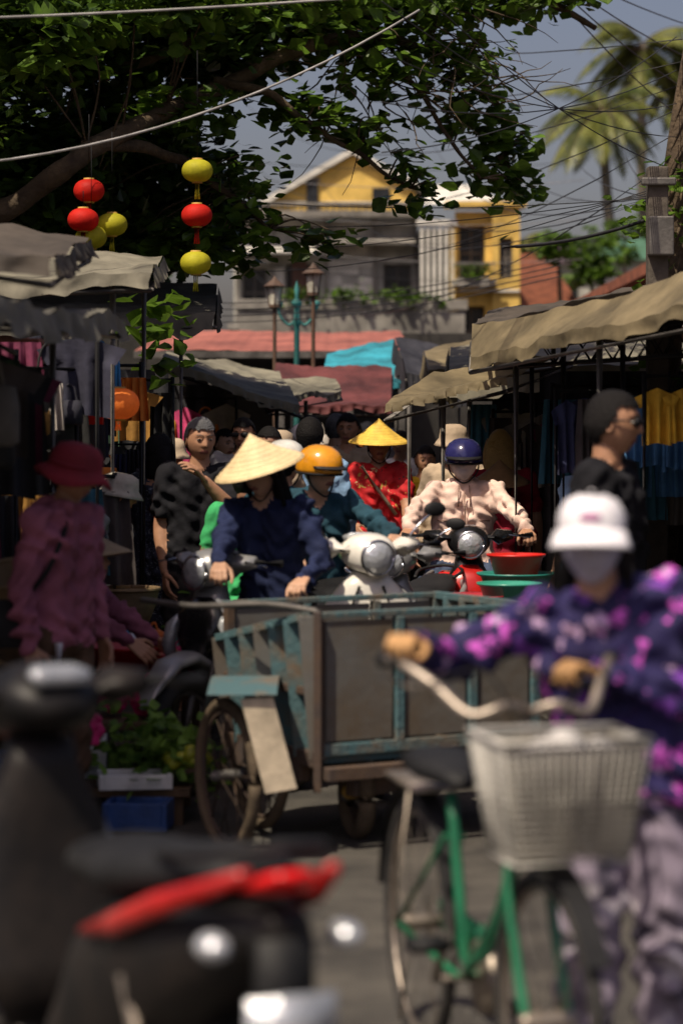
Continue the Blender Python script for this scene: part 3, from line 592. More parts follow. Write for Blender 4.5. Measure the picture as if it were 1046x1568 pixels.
# ------------------------------------------------------------------ TARPS AND STALLS
def tmat(n,c): return mat(n,c,rough=.8,var=.45,scale=2.2,bump=.5,bs=7,transl=.10)
tgrey=tmat('grey_tarp',(.12,.112,.09)); tcream=tmat('cream_tarp',(.19,.175,.13)); ttan=tmat('olive_tan_tarp',(.17,.135,.075)); tbrn=tmat('brown_tarp',(.07,.057,.045)); tteal=tmat('teal_tarp',(.03,.26,.34)); tdark=tmat('dark_tarp',(.03,.03,.038)); tmar=tmat('maroon_tarp',(.11,.03,.03))
def tarp(name,A,B,C,D,m,sag=.08,val=.12,posts=(),side=('f',),seed=0):
    g=grp(name); b=MB(); A,B,C,D=map(V,(A,B,C,D))
    def S(u,v):
        p=A.lerp(B,u).lerp(D.lerp(C,u),v); k=noise.noise(V((p.x*2.2,p.y*1.5,seed)))*.05+noise.noise(V((p.x*7,p.y*5,seed)))*.022+noise.noise(V((p.x*16,p.y*4,seed)))*.008
        return p+V((0,0,k-sag*math.sin(math.pi*u)*math.sin(math.pi*v)-.15*sag*abs(math.sin(u*math.pi*3))*(1-v)))
    b.sheet(S,60,24)
    def vz(t): return val*(1+.35*noise.noise(V((t*6,seed,0)))+.3*noise.noise(V((t*19,seed,5))))
    def wob(t,v): return v*(.025*noise.noise(V((t*14,seed,v)))+.015*math.sin(t*70+seed))
    if val:
        if 'f' in side: b.sheet(lambda u,v:S(u,0)+V((wob(u,v),-.01-.02*v+wob(u+3,v),-v*vz(u))),80,5)
        if 'l' in side: b.sheet(lambda u,v:S(0,u)+V((-.01-.02*v+wob(u,v),wob(u+3,v),-v*vz(u+2))),80,5)
        if 'r' in side: b.sheet(lambda u,v:S(1,u)+V((.01+.02*v+wob(u,v),wob(u+3,v),-v*vz(u+4))),80,5)
    b.build('tarpaulin',m,g); f=MB()
    for p,q in((A,B),(B,C),(C,D),(D,A)): f.tube([p-V((0,0,.09)),q-V((0,0,.09))],.014,0,6)
    for p in posts: f.tube([(p[0],p[1],0),(p[0],p[1],p[2])],.018,0,8)
    f.build('frame',steel,g); return g
tarp('stall_awning',(-3,6.8,2.15),(-1.12,7.0,2.02),(-1.0,11,2.14),(-3,11,2.35),tgrey,.05,.10,[(-1.3,10.9,2.1)],('f','r'),1)  # real awning; its front is extended out of view to shade the left side
tarp('stall_awning',(-3,9.2,2.55),(-1.13,9.4,2.28),(-1.2,11.5,2.52),(-3,11.5,2.8),tbrn,.04,.08,[(-2.4,9.5,2.4)],('f','r'),2)
tarp('stall_awning',(-3.2,12.2,2.33),(-.99,12.6,2.44),(-1.05,14.2,2.64),(-3.2,14.2,2.9),tcream,.03,.08,[(-1.2,12.7,2.4),(-1.15,14.1,2.6)],('f','r'),3)
tarp('stall_awning',(-3.2,16,2.35),(-.86,16.5,2.40),(-.95,18.5,2.72),(-3.2,18.5,2.9),tgrey,.06,.12,[(-1.1,16.6,2.4)],('f','r'),4)
tarp('stall_awning',(-1.35,18.2,2.15),(-.32,18.6,1.80),(-.55,21.5,2.12),(-1.55,21.5,2.28),tcream,.04,.07,[(-.5,18.7,1.8),(-1.3,18.3,2.0)],('f',),5)
tarp('stall_awning',(-.65,21.5,1.83),(.45,22,1.82),(.5,24,2.22),(-.65,24,2.25),tmar,.05,.06,[(.4,22.1,1.85)],('f',),6)
tarp('stall_awning',(-.2,24.5,2.22),(.62,24.2,2.10),(.58,26.5,2.6),(-.15,26.5,2.42),tteal,.04,.1,[(.55,24.4,2.2)],('f',),7)
tarp('stall_awning',(.60,22.5,2.15),(1.15,22.5,2.0),(1.15,25,2.45),(.55,25,2.55),tdark,.05,.2,[(1.1,22.6,2.1)],('f','l'),8)
tarp('stall_awning',(-.6,19.5,1.84),(.0,20.5,1.95),(-.05,21.4,2.05),(-.7,21.2,2.05),tcream,.05,.05,[(-.3,20.3,1.85)],('f',),9)
tarp('market_awning',(.72,13.5,2.03),(1.9,9.8,2.22),(2.0,10.6,2.42),(.75,13.9,2.21),ttan,.01,.07,[(.98,13.6,2.0),(1.30,12.2,2.1),(1.62,11.0,2.15)],('f',),10)
tarp('market_awning',(.75,13.9,2.21),(2.0,10.6,2.42),(3.6,14,2.7),(1.1,18,2.5),tbrn,.03,0,[(2.6,13.5,2.5),(1.4,16,2.3)],(),11)
tarp('stall_awning',(.26,14.3,1.76),(.95,14.0,1.93),(1.5,15.8,2.12),(.58,15.2,1.98),ttan,.04,.05,[(.60,14.3,1.8),(.43,15.4,1.8)],('f',),12)
tarp('stall_awning',(.75,17,2.0),(2.5,16.5,2.1),(2.6,20,2.5),(.9,20,2.3),tcream,.05,.15,[(.9,17.1,2)],('f','l'),13)
tarp('stall_awning',(.70,19.5,2.1),(1.5,19.5,2.2),(1.6,22,2.45),(.75,22,2.35),ttan,.1,.25,[(.8,19.6,2)],('f','l'),14)
tarp('stall_awning',(1.85,7.0,2.12),(3.5,7,2.3),(3.5,9.5,2.7),(1.45,9.8,2.33),tgrey,.03,.10,[(1.9,7.2,2.1)],('f','l'),15)
g=grp('awning_truss'); b=MB()
for k in range(5):
    y=10.8+k*.8; xx=max(.85,1.65-.23*k)
    b.tube([(xx,y,2.12),(xx+1.8,y,2.3)],.014); b.tube([(xx,y,1.97),(xx+1.8,y,2.08)],.012)
    for q in range(9): b.tube([(xx+q*.2,y,1.97+q*.012),(xx+q*.2+.1,y,2.13+q*.02)],.008); b.tube([(xx+q*.2+.1,y,2.13+q*.02),(xx+q*.2+.2,y,1.98+q*.012)],.008)
    b.tube([(xx+.25,y,0),(xx+.25,y,2.1)],.016)
for s in range(3): b.tube([(1.8+.3*s,10.5,2.1+.03*s),(.85+.35*s,14.2,2.08+.03*s)],.014)
b.build('truss',black,g)
shelf=mat('stall_wood',(.09,.055,.03),rough=.8,var=.4); backm=mat('stall_shade_backing',(.03,.03,.035),rough=.95,var=.4)  # near-black backing puts the stalls' interior shade into the colour
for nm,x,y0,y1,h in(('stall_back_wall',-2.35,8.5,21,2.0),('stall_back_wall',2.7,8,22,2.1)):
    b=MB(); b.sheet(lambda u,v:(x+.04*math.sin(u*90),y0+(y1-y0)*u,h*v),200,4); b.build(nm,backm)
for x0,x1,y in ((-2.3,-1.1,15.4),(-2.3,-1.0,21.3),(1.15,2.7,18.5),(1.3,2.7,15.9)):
    b=MB(); b.sheet(lambda u,v:(x0+(x1-x0)*u,y+.03*math.sin(u*50),2.0*v),60,3); b.build('stall_shade_sheet',backm)  # added dark sheets, standing for the shade deep inside the stalls
cl_cols=[(.02,.02,.03),(.03,.035,.09),(.20,.02,.03),(.04,.14,.20),(.28,.26,.23),(.16,.03,.07),(.02,.02,.02),(.10,.09,.08),(.30,.15,.03),(.03,.03,.05),(.05,.10,.06),(.02,.02,.025),(.06,.05,.05),
 (.75,.42,.04),(.60,.05,.04),(.08,.22,.45),(.65,.20,.03),(.55,.50,.45),(.55,.06,.18)]
clm=[mat('cloth_%d'%i,c,rough=.9,var=.25,bump=.4,bs=12) for i,c in enumerate(cl_cols)]
def garment(b,x,y,z,ax,wd,ht,mi,kind):
    a=V((math.cos(ax),math.sin(ax),0)); n=V((-a.y,a.x,0))
    if kind=='shirt':
        def f(u,v):
            ww=wd*(1.0 if v>.3 else 1.0+ (0.55*(1-v/.3) if v<.3 else 0)); t=(u-.5)
            return V((x,y,z))+a*t*ww+n*.03*math.sin(u*17+x*9)*(.3+v)+V((0,0,-v*ht-(.35*abs(t)*ht*(1 if v<.3 else .3))))
        b.sheet(f,14,10,mi)
    elif kind=='bag':
        M=Matrix.Translation(V((x,y,z-ht*.6)))@Matrix.Rotation(ax,4,'Z'); vs=MB(M)
        vs.loft([((0,0,-ht*.4),wd*.8,.06,(0,0,1)),((0,0,-ht*.35),wd,.13,(0,0,1)),((0,0,.0),wd,.12,(0,0,1)),((0,0,ht*.2),wd*.9,.06,(0,0,1)),((0,0,ht*.22),wd*.7,.02,(0,0,1))],0,14,3)
        vs.tube(catmull([(-wd*.3,0,ht*.18),(-wd*.2,0,ht*.5),(0,0,ht*.6),(wd*.2,0,ht*.5),(wd*.3,0,ht*.18)],5),.007,0,5); b.add(vs.v,vs.f,mi)
    else:
        b.sheet(lambda u,v:V((x,y,z))+a*((u-.5)*wd*(.9+.25*v))+n*.035*math.sin(u*24+y*5)*(.4+v)+V((0,0,-v*ht)),16,8,mi)
def rack(name,pts,kinds,seed,pal=None,sz=(.2,.32,.3,.6)):
    rd=random.Random(seed); g=grp(name); b=MB(); f=MB(); pal=pal or list(range(13))
    for (x,y,z,n,dx,dy) in pts:
        f.tube([(x,y,z+.03),(x+dx*n,y+dy*n,z+.03)],.012,0,6)
        f.tube([(x,y,0),(x,y,z+.05)],.014,0,6); f.tube([(x+dx*n,y+dy*n,0),(x+dx*n,y+dy*n,z+.05)],.014,0,6)
        for i in range(n): garment(b,x+dx*(i+.5),y+dy*(i+.5),z-rd.uniform(0,.06),rd.uniform(-.3,.4),rd.uniform(sz[0],sz[1]),rd.uniform(sz[2],sz[3]),rd.choice(pal),rd.choice(kinds))
    b.build('goods',clm,g); f.build('rail',black,g)
BR=[13,14,15,16,17,18,2,8,0,1]; DK=[0,1,6,9,3,7,15,12,5,4]
rack('hanging_clothes_rack',[(-1.35,9.0,1.95,8,-.02,.28),(-1.5,12.6,2.0,7,.01,.25),(-2.2,12.3,2.1,6,.16,.0)],['shirt','bag','drape'],1)
rack('hanging_clothes_rack',[(-1.9,8.8,1.5,7,.0,.3),(-1.9,12.0,1.35,6,.12,.1),(-2.2,15.2,1.9,6,.19,0)],['shirt','drape','drape'],2)
rack('hanging_clothes_rack',[(1.25,15.6,1.75,7,.17,0),(.95,17.8,1.8,8,.17,0),(1.95,10.5,1.95,7,.05,.4)],['shirt','drape'],3,DK)
rack('hanging_clothes_rack',[(-2.0,21.2,1.85,6,.18,0),(-.5,24.5,1.7,6,.17,0)],['shirt','bag'],4,BR)
rack('hanging_clothes_rack',[(1.6,13.6,1.7,7,.14,0),(1.25,14.4,1.85,4,.13,0)],['shirt','drape'],14,DK)
rack('hanging_bags_rack',[(-1.75,13.4,1.95,7,.09,.02),(-1.7,14.6,1.5,8,.08,0),(-1.65,11.6,1.9,5,.06,.15)],['bag','bag','drape'],6,BR+[0,1,6,9],(.10,.17,.16,.30))
rack('hanging_bags_rack',[(1.15,13.0,1.80,7,.12,.0),(.95,15.2,1.7,6,.1,0)],['shirt','drape'],8,DK+[15,2],(.12,.20,.25,.45))
rack('hanging_yellow_clothes',[(1.50,12.0,1.86,2,.13,.02)],['shirt'],9,[13],(.14,.16,.24,.28))
g=grp('blue_backpack'); b=MB(place(-1.3,13.1,1.95)); b.loft([((0,0,-.12),.18,.1,(0,0,1)),((0,0,-.1),.22,.14,(0,0,1)),((0,0,.05),.2,.12,(0,0,1)),((0,0,.1),.1,.06,(0,0,1))]); b.tube(catmull([(-.04,0,.08),(0,0,.15),(.04,0,.08)],4),.008); b.build('bag',mat('blue_nylon',(.02,.18,.42)),g)
g=grp('red_gift_box'); b=MB(place(-1.33,13.0,1.75)); b.box((0,0,0),(.1,.08,.2),0); b.box((0,-.043,0),(.06,.01,.06),1); b.tube([(0,0,.1),(0,0,.3)],.004,1); b.build('box',[redl,gold],g,bevel=.008)
lantern(-1.19,12.9,1.76,mat('orange_lantern_sun_glow',(.85,.20,.03),transl=.3,emit=(1,.2,.03,.14)),.115,2.1,.05); lantern(-1.22,13.0,1.24,mat('glowing_lantern',(.7,.05,.02),transl=.3,emit=(1,.12,.03,.8)),.065,1.7,.1); lantern(-1.22,13.0,1.08,gold,.04,1.2,.06)  # orange shade's emission imitates sunlight through the silk; the red lantern is lit
# ------------------------------------------------------------------ STREET LAMPS
teal=mat('teal_cast_iron',(.05,.20,.19),rough=.6,metal=.2); lampg=mat('lamp_glass_white',(.5,.48,.4),rough=.3,bump=0)
g=grp('ornate_street_lamp'); b=MB(place(-.48,26,0)); b.lathe([(.10,0),(.11,.1),(.06,.2),(.035,.4),(.03,2.7),(.05,2.74),(.03,2.8),(.02,3.05),(.03,3.1),(.001,3.2)],0,14)
for a in(0,math.pi,math.pi/2,-math.pi/2):
    R=Matrix.Rotation(a,3,'Z'); b.tube([R@p for p in catmull([(0,0,2.8),(.08,0,2.72),(.17,0,2.80),(.2,0,2.9)],6)],.014); q=R@V((.2,0,2.93)); b.lathe([(.02,-.04),(.05,0),(.055,.03),(.04,.05)],0,12,Matrix.Translation(q))
b.build('post',teal,g)
for x,y,z in((-.69,25,3.05),(-.28,24,3.12)):
    g=grp('pagoda_street_lamp'); b=MB(place(x,y,z)); b.lathe([(.001,.14),(.03,.10),(.10,.04),(.12,.03),(.115,.02),(.08,.02)],0,8); b.lathe([(.075,.02),(.055,-.16)],1,8); b.lathe([(.06,-.16),(.06,-.19),(.02,-.2),(.02,-z)],0,8)
    for k in range(4): b.tube([(.078*math.cos(k*1.57),.078*math.sin(k*1.57),.02),(.058*math.cos(k*1.57),.058*math.sin(k*1.57),-.17)],.007)
    b.build('lamp',[mat('lamp_brown',(.10,.06,.04)),lampg],g,smooth=False)
# ------------------------------------------------------------------ CARGO CART
tealp=mat('faded_teal_paint',(.09,.18,.20),rough=.8,scale=6,var=.3,col2=(.15,.11,.075),lo=.46,hi=.66,bump=.3); panelm=mat('weathered_panel',(.17,.165,.155),rough=.85,scale=3.2,col2=(.10,.075,.05),bump=.15,bs=15,lo=.40,hi=.66); rust=mat('rusty_iron',(.13,.08,.05),rough=.9,scale=9,col2=(.06,.045,.04)); board=mat('pale_board',(.62,.52,.38),rough=.6,scale=5,var=.35,bump=.1)
g=grp('cargo_tricycle_cart'); A=V((-.09,9.3,0)); u=V((.87,.5,0)).normalized(); v=V((-.5,.87,0)).normalized(); up=V((0,0,1)); Wd=1.0; Dp=.75; zb=.36; zt=.915
b=MB(); R=Matrix((u,v,up)).transposed()
P=lambda a,c,z:A+u*a+v*c+V((0,0,z))
b.box(P(Wd/2,Dp/2,zb),(Wd-.02,Dp-.02,.04),0,R)
for c in(0,Dp):
    b.box(P(Wd/2,c,zt),(Wd+.04,.035,.022),0,R); b.box(P(Wd/2,c,zb+.035),(Wd+.03,.04,.045),0,R)
    for a in(0,.36,.70,Wd): b.box(P(a,c-.002,(zt+zb)/2),(.035,.04,zt-zb-.03),0 if a else 2,R)
    for a0,a1 in((.03,.33),(.39,.67),(.73,Wd-.03)):
        b.box(P((a0+a1)/2,c,(zt+zb)/2+.02),(a1-a0-.002,.015,zt-zb-.09),1,R)
for a in(-.0,Wd):
    n=6
    for i in range(n+1):
        c=Dp*i/n; top=zt-.14*i/n if a==0 else zt; q0=P(a-.05 if a==0 else a,c,top); q1=P(a,c,zb); b.beam(q0,q1,.012,.065 if i<n else .05,0 if i%3 else 1)
    b.beam(P(a-.05 if a==0 else a,0,zt),P(a-.05 if a==0 else a,Dp,zt-.14 if a==0 else zt),.03,.03,0); b.beam(P(a,0,zb),P(a,Dp,zb),.05,.06,2); b.beam(P(a-.02 if a==0 else a,0,.62),P(a-.02 if a==0 else a,Dp,.62),.02,.03,2)
b.box(P(.45,-.06,.31),(.9,.06,.05),2,R); b.beam(P(0,.1,.3),P(0,.7,.3),.05,.07,2); b.beam(P(-.02,-.03,.93),P(-.02,-.03,.24),.030,.030,2)
b.beam(P(.2,.1,.22),P(1.1,.25,.22),.06,.06,2)
b.tube(catmull([P(.0,-.02,.93),P(-.12,.2,.95),P(-.28,.5,.93),P(-.32,.9,.93)],8),.013,3)
b.sheet(lambda s,t:V((-.50+.26*s,8.98+.66*t,.645+.03*math.sin(t*3.14))),4,10,0)
b.sheet(lambda s,t:V((-.50+.002*s,8.98+.66*t,.645+.03*math.sin(t*3.14)-.05*s)),2,10,0)
b.build('box_body',[tealp,panelm,rust,steel],g,smooth=False,bevel=.003)
b=MB(); b.add([(-.375,9.0,.625),(-.255,9.0,.635),(-.165,9.05,.285),(-.285,9.05,.265),(-.375,9.018,.625),(-.255,9.018,.635),(-.165,9.068,.285),(-.285,9.068,.265)],[[0,3,2,1],[4,5,6,7],[0,1,5,4],[1,2,6,5],[2,3,7,6],[3,0,4,7]]); b.build('mudguard_board',board,g,smooth=False,bevel=.003)
b=MB()
for a_,c_,r_ in((.2,.3,.16),(.5,.35,.18),(.8,.3,.15),(.35,.5,.14)): q=P(a_,c_,zb+.14); b.ball(q,r_,r_*.8,r_*.7)
b.build('sacks',mat('jute_sack',(.20,.16,.10),rough=.95,bump=.6,bs=60),g)
def wheel(b,c,ax,R,tr,mt=0,mr=1,mh=2,ns=16,spoke=.0035):
    c=V(c);x,y,t=frame(ax); b.torus(c,R-tr,tr,ax,mt,40,8); b.torus(c,R-2*tr-.008,.009,ax,mr,40,6); b.caps(c-t*.05,.022,c+t*.05,.022,mh,10)
    for k in range(ns):
        a=2*math.pi*k/ns; b.tube([c+t*.03*(1 if k%2 else -1),c+x*(R-2*tr)*math.cos(a+.1)+y*(R-2*tr)*math.sin(a+.1)],spoke,mr,4)
wh=MB(); ax=V((.90,.42,0))
wheel(wh,(-.44,9.30,.30),ax,.30,.024); wheel(wh,(.88,10.0,.30),ax,.30,.024); wheel(wh,(.06,9.62,.17),V((.95,.3,0)),.17,.035,ns=7,spoke=.012)
wh.tube([(-.44,9.30,.30),(.88,10.0,.30)],.015,1); wh.tube([(.06,9.62,.17),(.06,9.62,.36)],.02,3); wh.caps((.03,9.55,.2),.03,(.10,9.57,.2),.03,4)
wheel(wh,(-.33,9.75,.30),ax,.28,.022)
wh.build('wheels',[mat('dusty_tyre',(.11,.08,.05),rough=.9,var=.4),rust,steel,steel,gold],g)
# ------------------------------------------------------------------ BICYCLE
def bicycle(x,y,yaw,steer):
    g=grp('bicycle'); T=place(x,y,0,yaw); grn=mat('green_frame_paint',(.012,.14,.065),rough=.4,var=.35,bump=.05,coat=.2); basketm=mat('basket_wire',(.50,.48,.44),rough=.5,metal=.1,bump=0)
    b=MB(T)
    wheel(b,(0,.54,.335),(1,0,0),.335,.019,1,2,2,28,.0016)
    S=Matrix.Translation(V((0,-.42,0)))@Matrix.Rotation(math.radians(steer),4,'Z')@Matrix.Translation(V((0,.42,0)))
    for pts,r in(([(0,-.40,.86),(0,-.36,.68)],.018),([(0,-.38,.76),(0,-.2,.5),(0,.08,.30)],.014),([(0,-.38,.70),(0,-.15,.42),(0,.06,.33)],.012),([(0,.08,.28),(0,.22,.72)],.014)):
        b.tube(catmull(pts,5),r,0,10)
    for s in(-1,1):
        b.tube([(s*.02,.08,.29),(s*.06,.54,.335)],.010,0); b.tube([(s*.02,.20,.62),(s*.06,.54,.335)],.008,0)
        b.tube([(0,.08,.29),(s*.08,.08,.29)],.012,2); b.tube([(s*.08,.08,.29),(s*.085,.08+s*.11,.29-s*.11)],.010,2); b.box((s*.13,.08+s*.11,.29-s*.11),(.09,.07,.025),3)
        b.tube([(s*.07,.54,.335),(s*.06,.42,.70)],.006,2)
    b.box((0,.52,.71),(.12,.32,.012),2)
    b.loft([((0,.10,.76),.05,.03,(0,1,0)),((0,.18,.77),.09,.05,(0,1,0)),((0,.28,.78),.18,.07,(0,1,0)),((0,.36,.79),.19,.07,(0,1,0)),((0,.39,.79),.14,.04,(0,1,0))],3)
    b.sheet(lambda u_,v_:((v_-.5)*.05,.54+.36*math.cos(u_*2.6+.1),.335+.36*math.sin(u_*2.6+.1)),18,3,3)
    b.lathe([(.001,.02),(.09,.02),(.095,0),(.09,-.02),(.001,-.02)],2,20,Matrix.Translation(V((.05,.08,.29)))@Matrix.Rotation(1.57,4,'Y'))
    b.box((.06,.3,.36),(.02,.46,.07),0)
    b.tube([(-.03,.54,.335),(-.03,.62,.06)],.006,2)
    b.build('frame_and_rear_wheel',[grn,rubber,dull,black],g)
    b=MB(T@S); wheel(b,(0,-.56,.335),(1,0,0),.335,.019,1,2,2,28,.0016)
    for s in(-1,1): b.tube(catmull([(s*.0,-.40,.70),(s*.045,-.42,.64),(s*.05,-.50,.45),(s*.05,-.56,.335)],5),.012,0)
    b.sheet(lambda u_,v_:((v_-.5)*.055,-.56+.36*math.cos(u_*1.6+1.0),.335+.36*math.sin(u_*1.6+1.0)),18,3,3)
    b.tube([(0,-.36,.68),(0,-.43,1.0)],.014,2)
    for s in(-1,1): b.tube(catmull([(0,-.43,1.0),(s*.06,-.46,1.02),(s*.14,-.44,1.0),(s*.20,-.36,1.06),(s*.25,-.28,1.10),(s*.26,-.18,1.10)],6),.013,2,10); b.tube([(s*.255,-.28,1.10),(s*.26,-.15,1.10)],.019,3,10); b.tube([(s*.21,-.36,1.06),(s*.24,-.3,1.05),(s*.25,-.2,1.06)],.006,2)
    for s in(-1,1): b.tube(catmull([(s*.22,-.36,1.06),(s*.12,-.50,1.10),(s*.03,-.50,.9),(0,-.46,.6)],6),.003,3,5)
    b.build('fork_front_wheel_handlebar',[grn,rubber,dull,black],g)
    b=MB(T@S); zt,zb_=.975,.71
    def ring(z,w,d,yc): return [(-w,yc-d,z),(w,yc-d,z),(w,yc+d,z),(-w,yc+d,z)]
    def lerpc(t): w=.128+.040*t; d=.09+.03*t; return ring(zb_+(zt-zb_)*t,w,d,-.63)
    for t,r in [(0,.005),(1,.008)]+[(i/16,.0022) for i in range(1,16)]:
        q=lerpc(t); b.tube(q+[q[0]],r,0,6)
    for e in range(4):
        for i in range(18):
            f=i/18; p0=V(lerpc(0)[e]).lerp(V(lerpc(0)[(e+1)%4]),f); p1=V(lerpc(1)[e]).lerp(V(lerpc(1)[(e+1)%4]),f); b.tube([p0,p1],.0022,0,4)
    for i in range(8): b.tube([(-.12+.034*i,-.72,zb_),(-.12+.034*i,-.54,zb_)],.003,0,4)
    b.build('wire_basket',basketm,g)
    b=MB(T@S)
    for e in range(4):
        a0,a1,c0,c1=[V(q) for q in (lerpc(.03)[e],lerpc(.03)[(e+1)%4],lerpc(.98)[e],lerpc(.98)[(e+1)%4])]; ctr=V((0,-.63,.85))
        b.sheet(lambda s,t:(a0.lerp(a1,s).lerp(c0.lerp(c1,s),t)).lerp(ctr,.05)+V((.004*math.sin(s*20+t*5),.004*math.sin(s*17+t*9),0)),14,8)
    b.build('basket_liner',mat('pale_plastic_liner',(.42,.39,.33),rough=.45,transl=.35,var=.3,scale=9),g)
    b=MB(T@S)
    for k in range(5): b.ball((-.07+.04*k,-.64+.02*(k%2),.90+.02*(k%3)),.05,.06,.05)
    b.build('shopping_bags',mat('crinkled_plastic',(.5,.48,.46),rough=.3,bump=1,bs=30),g)
bicycle(.325,5.87,12.8,2)
# ------------------------------------------------------------------ MOTORBIKES
def motorbike(name,x,y,yaw,body,style='std',steer=0,accent=None,mirrors=True,s=1.0,mt=None):
    g=grp(name); T=place(x,y,0,yaw,s); accent=accent or body; mats=[body,rubber,mt or chrome,black,glassm,accent,mat('tail_light_red',(.6,.01,.01),rough=.2,bump=0),steel]
    b=MB(T)
    def wl(c,R=.28):
        b.torus(c,R-.045,.045,(1,0,0),1,32,10); b.torus(c,R-.095,.012,(1,0,0),7,28,6); b.caps(V(c)-V((.06,0,0)),.035,V(c)+V((.06,0,0)),.035,7)
        for k in range(5):
            a=k*1.2566; b.beam(c,(c[0],c[1]+(R-.09)*math.cos(a),c[2]+(R-.09)*math.sin(a)),.03,.02,7)
    wl((0,-.62,.28)); wl((0,.60,.28))
    for s in(-1,1):
        b.tube([(s*.085,-.62,.28),(s*.08,-.50,.60),(s*.06,-.42,.86)],.020,7,8); b.tube([(s*.11,.60,.28),(s*.13,.50,.62)],.022,2,8)
    b.loft([((0,-.93,.42),.03,.02,(0,-.4,-1)),((0,-.88,.50),.11,.05,(0,.5,1)),((0,-.74,.60),.14,.06,(0,1,.6)),((0,-.60,.62),.15,.06,(0,1,0)),((0,-.45,.56),.14,.05,(0,1,-.5)),((0,-.36,.46),.10,.03,(0,.6,-1))],0)
    wv=.50 if style=='vespa' else .34
    b.loft([((0,-.30,.34),wv*.6,.06,(0,-.3,1)),((0,-.34,.46),wv*.92,.10,(0,-.2,1)),((0,-.40,.62),wv,.12,(0,-.1,1)),((0,-.42,.76),wv*.85,.14,(0,0,1)),((0,-.42,.87),wv*.5,.14,(0,0,1)),((0,-.41,.93),.14,.10,(0,0,1))],0,20,2.4)
    if style!='vespa':
        b.loft([((0,-.55,.60),.10,.03,(0,.3,1)),((0,-.53,.70),.22,.07,(0,.2,1)),((0,-.50,.80),.24,.09,(0,.1,1)),((0,-.46,.88),.10,.06,(0,0,1))],5,14)
        for s in(-1,1): b.loft([((s*.17,-.47,.55),.03,.04,(0,0,1)),((s*.18,-.50,.66),.06,.06,(0,0,1)),((s*.14,-.52,.76),.06,.05,(0,0,1)),((s*.12,-.5,.8),.02,.02,(0,0,1))],4,10)
    else:
        b.tube([(0,-.505,.45),(0,-.515,.6),(0,-.50,.8)],[.012,.02,.012],0,8); b.tube([(-.03,-.50,.62),(0,-.515,.5),(.03,-.50,.62)],.004,2,6)
        for s in(-1,1): b.tube([(s*.05,-.50,.87),(s*.10,-.482,.74),(s*.10,-.45,.5)],.007,3,6)
    b.loft([((0,-.20,.30),.30,.06,(0,1,0)),((0,.0,.34),.28,.14,(0,1,.2)),((0,.18,.50),.27,.34,(0,1,.4)),((0,.42,.60),.36 if style=='vespa' else .30,.34,(0,1,.2)),((0,.68,.68),.28,.22,(0,1,.1)),((0,.84,.74),.16,.12,(0,1,.3)),((0,.90,.77),.08,.05,(0,1,.3))],0,20)
    b.loft([((0,.02,.72),.14,.05,(0,1,0)),((0,.12,.76),.24,.09,(0,1,0)),((0,.35,.77),.28,.10,(0,1,0)),((0,.52,.80),.27,.10,(0,1,.1)),((0,.74,.83),.20,.07,(0,1,.1)),((0,.80,.84),.12,.04,(0,1,0))],3,18)
    b.loft([((0,.84,.82),.11,.02,(0,1,.3)),((0,.90,.84),.11,.04,(0,1,.3)),((0,.95,.86),.07,.02,(0,1,.3))],6,12); b.box((0,.93,.60),(.16,.01,.12),4); b.box((0,.90,.66),(.1,.03,.18),3)
    b.tube(catmull([(-.11,.60,.85),(-.12,.80,.88),(0,.90,.90),(.12,.80,.88),(.11,.60,.85)],6),.009,3)
    for s in(-1,1): b.loft([((s*.14,.30,.66),.03,.02,(0,1,.2)),((s*.155,.50,.71),.03,.045,(0,1,.3)),((s*.150,.70,.78),.035,.045,(0,1,.3)),((s*.08,.92,.86),.03,.025,(0,1,.3))],5,10)
    for s in(-1,1): b.ball((s*.12,.88,.74),.03,.04,.025,mi=4)
    b.tube([(.15,.0,.25),(.17,.35,.27),(.18,.75,.34)],[.02,.045,.05],7,12); b.box((0,.15,.26),(.22,.35,.18),7)
    b.build('body_and_wheels',mats,g,bevel=0)
    S=Matrix.Translation(V((0,-.42,0)))@Matrix.Rotation(math.radians(steer),4,'Z')@Matrix.Translation(V((0,.42,0))); b=MB(T@S)
    b.loft([((0,-.53,.99),.10,.09,(0,1,0)),((0,-.50,1.0),.19,.16,(0,1,0)),((0,-.42,1.01),.24,.17,(0,1,0)),((0,-.34,1.01),.22,.12,(0,1,0)),((0,-.28,1.0),.10,.05,(0,1,0))],0,20,2.3)
    b.lathe([(.001,.022),(.04,.018),(.066,.004),(.07,-.01)],4,24,Matrix.Translation(V((0,-.53,.99)))@Matrix.Rotation(1.57,4,'X')); b.torus((0,-.525,.99),.072,.008,(0,1,0),2,28,6)
    b.loft([((0,-.29,1.05),.12,.02,(0,-.3,1)),((0,-.31,1.075),.15,.05,(0,-.3,1)),((0,-.34,1.09),.10,.02,(0,-.3,1))],4,14)
    for s in(-1,1):
        b.tube([(s*.06,-.42,1.02),(s*.16,-.41,1.03),(s*.24,-.38,1.04)],[.06,.045,.026],0,12)
        b.tube([(s*.22,-.39,1.04),(s*.36,-.34,1.035)],.019,3,10); b.tube([(s*.22,-.43,1.04),(s*.34,-.42,1.025)],.006,2,6)
        if mirrors: b.tube(catmull([(s*.18,-.41,1.06),(s*.24,-.42,1.13),(s*.30,-.40,1.17)],5),.006,2,6); b.ball((s*.32,-.40,1.19),.052,.016,.032,mi=3); b.ball((s*.32,-.387,1.19),.045,.012,.027,mi=4)
    b.build('handlebar_and_headlight',mats,g); return g
whitep=mat('white_scooter_paint',(.74,.71,.64),rough=.25,var=.08,bump=0,coat=.5); redp=mat('red_fairing_paint',(.42,.012,.010),rough=.3,var=.25,bump=0,coat=.3); greyp=mat('silver_grey_paint',(.30,.30,.30),rough=.35,metal=.4,var=.15,bump=0)
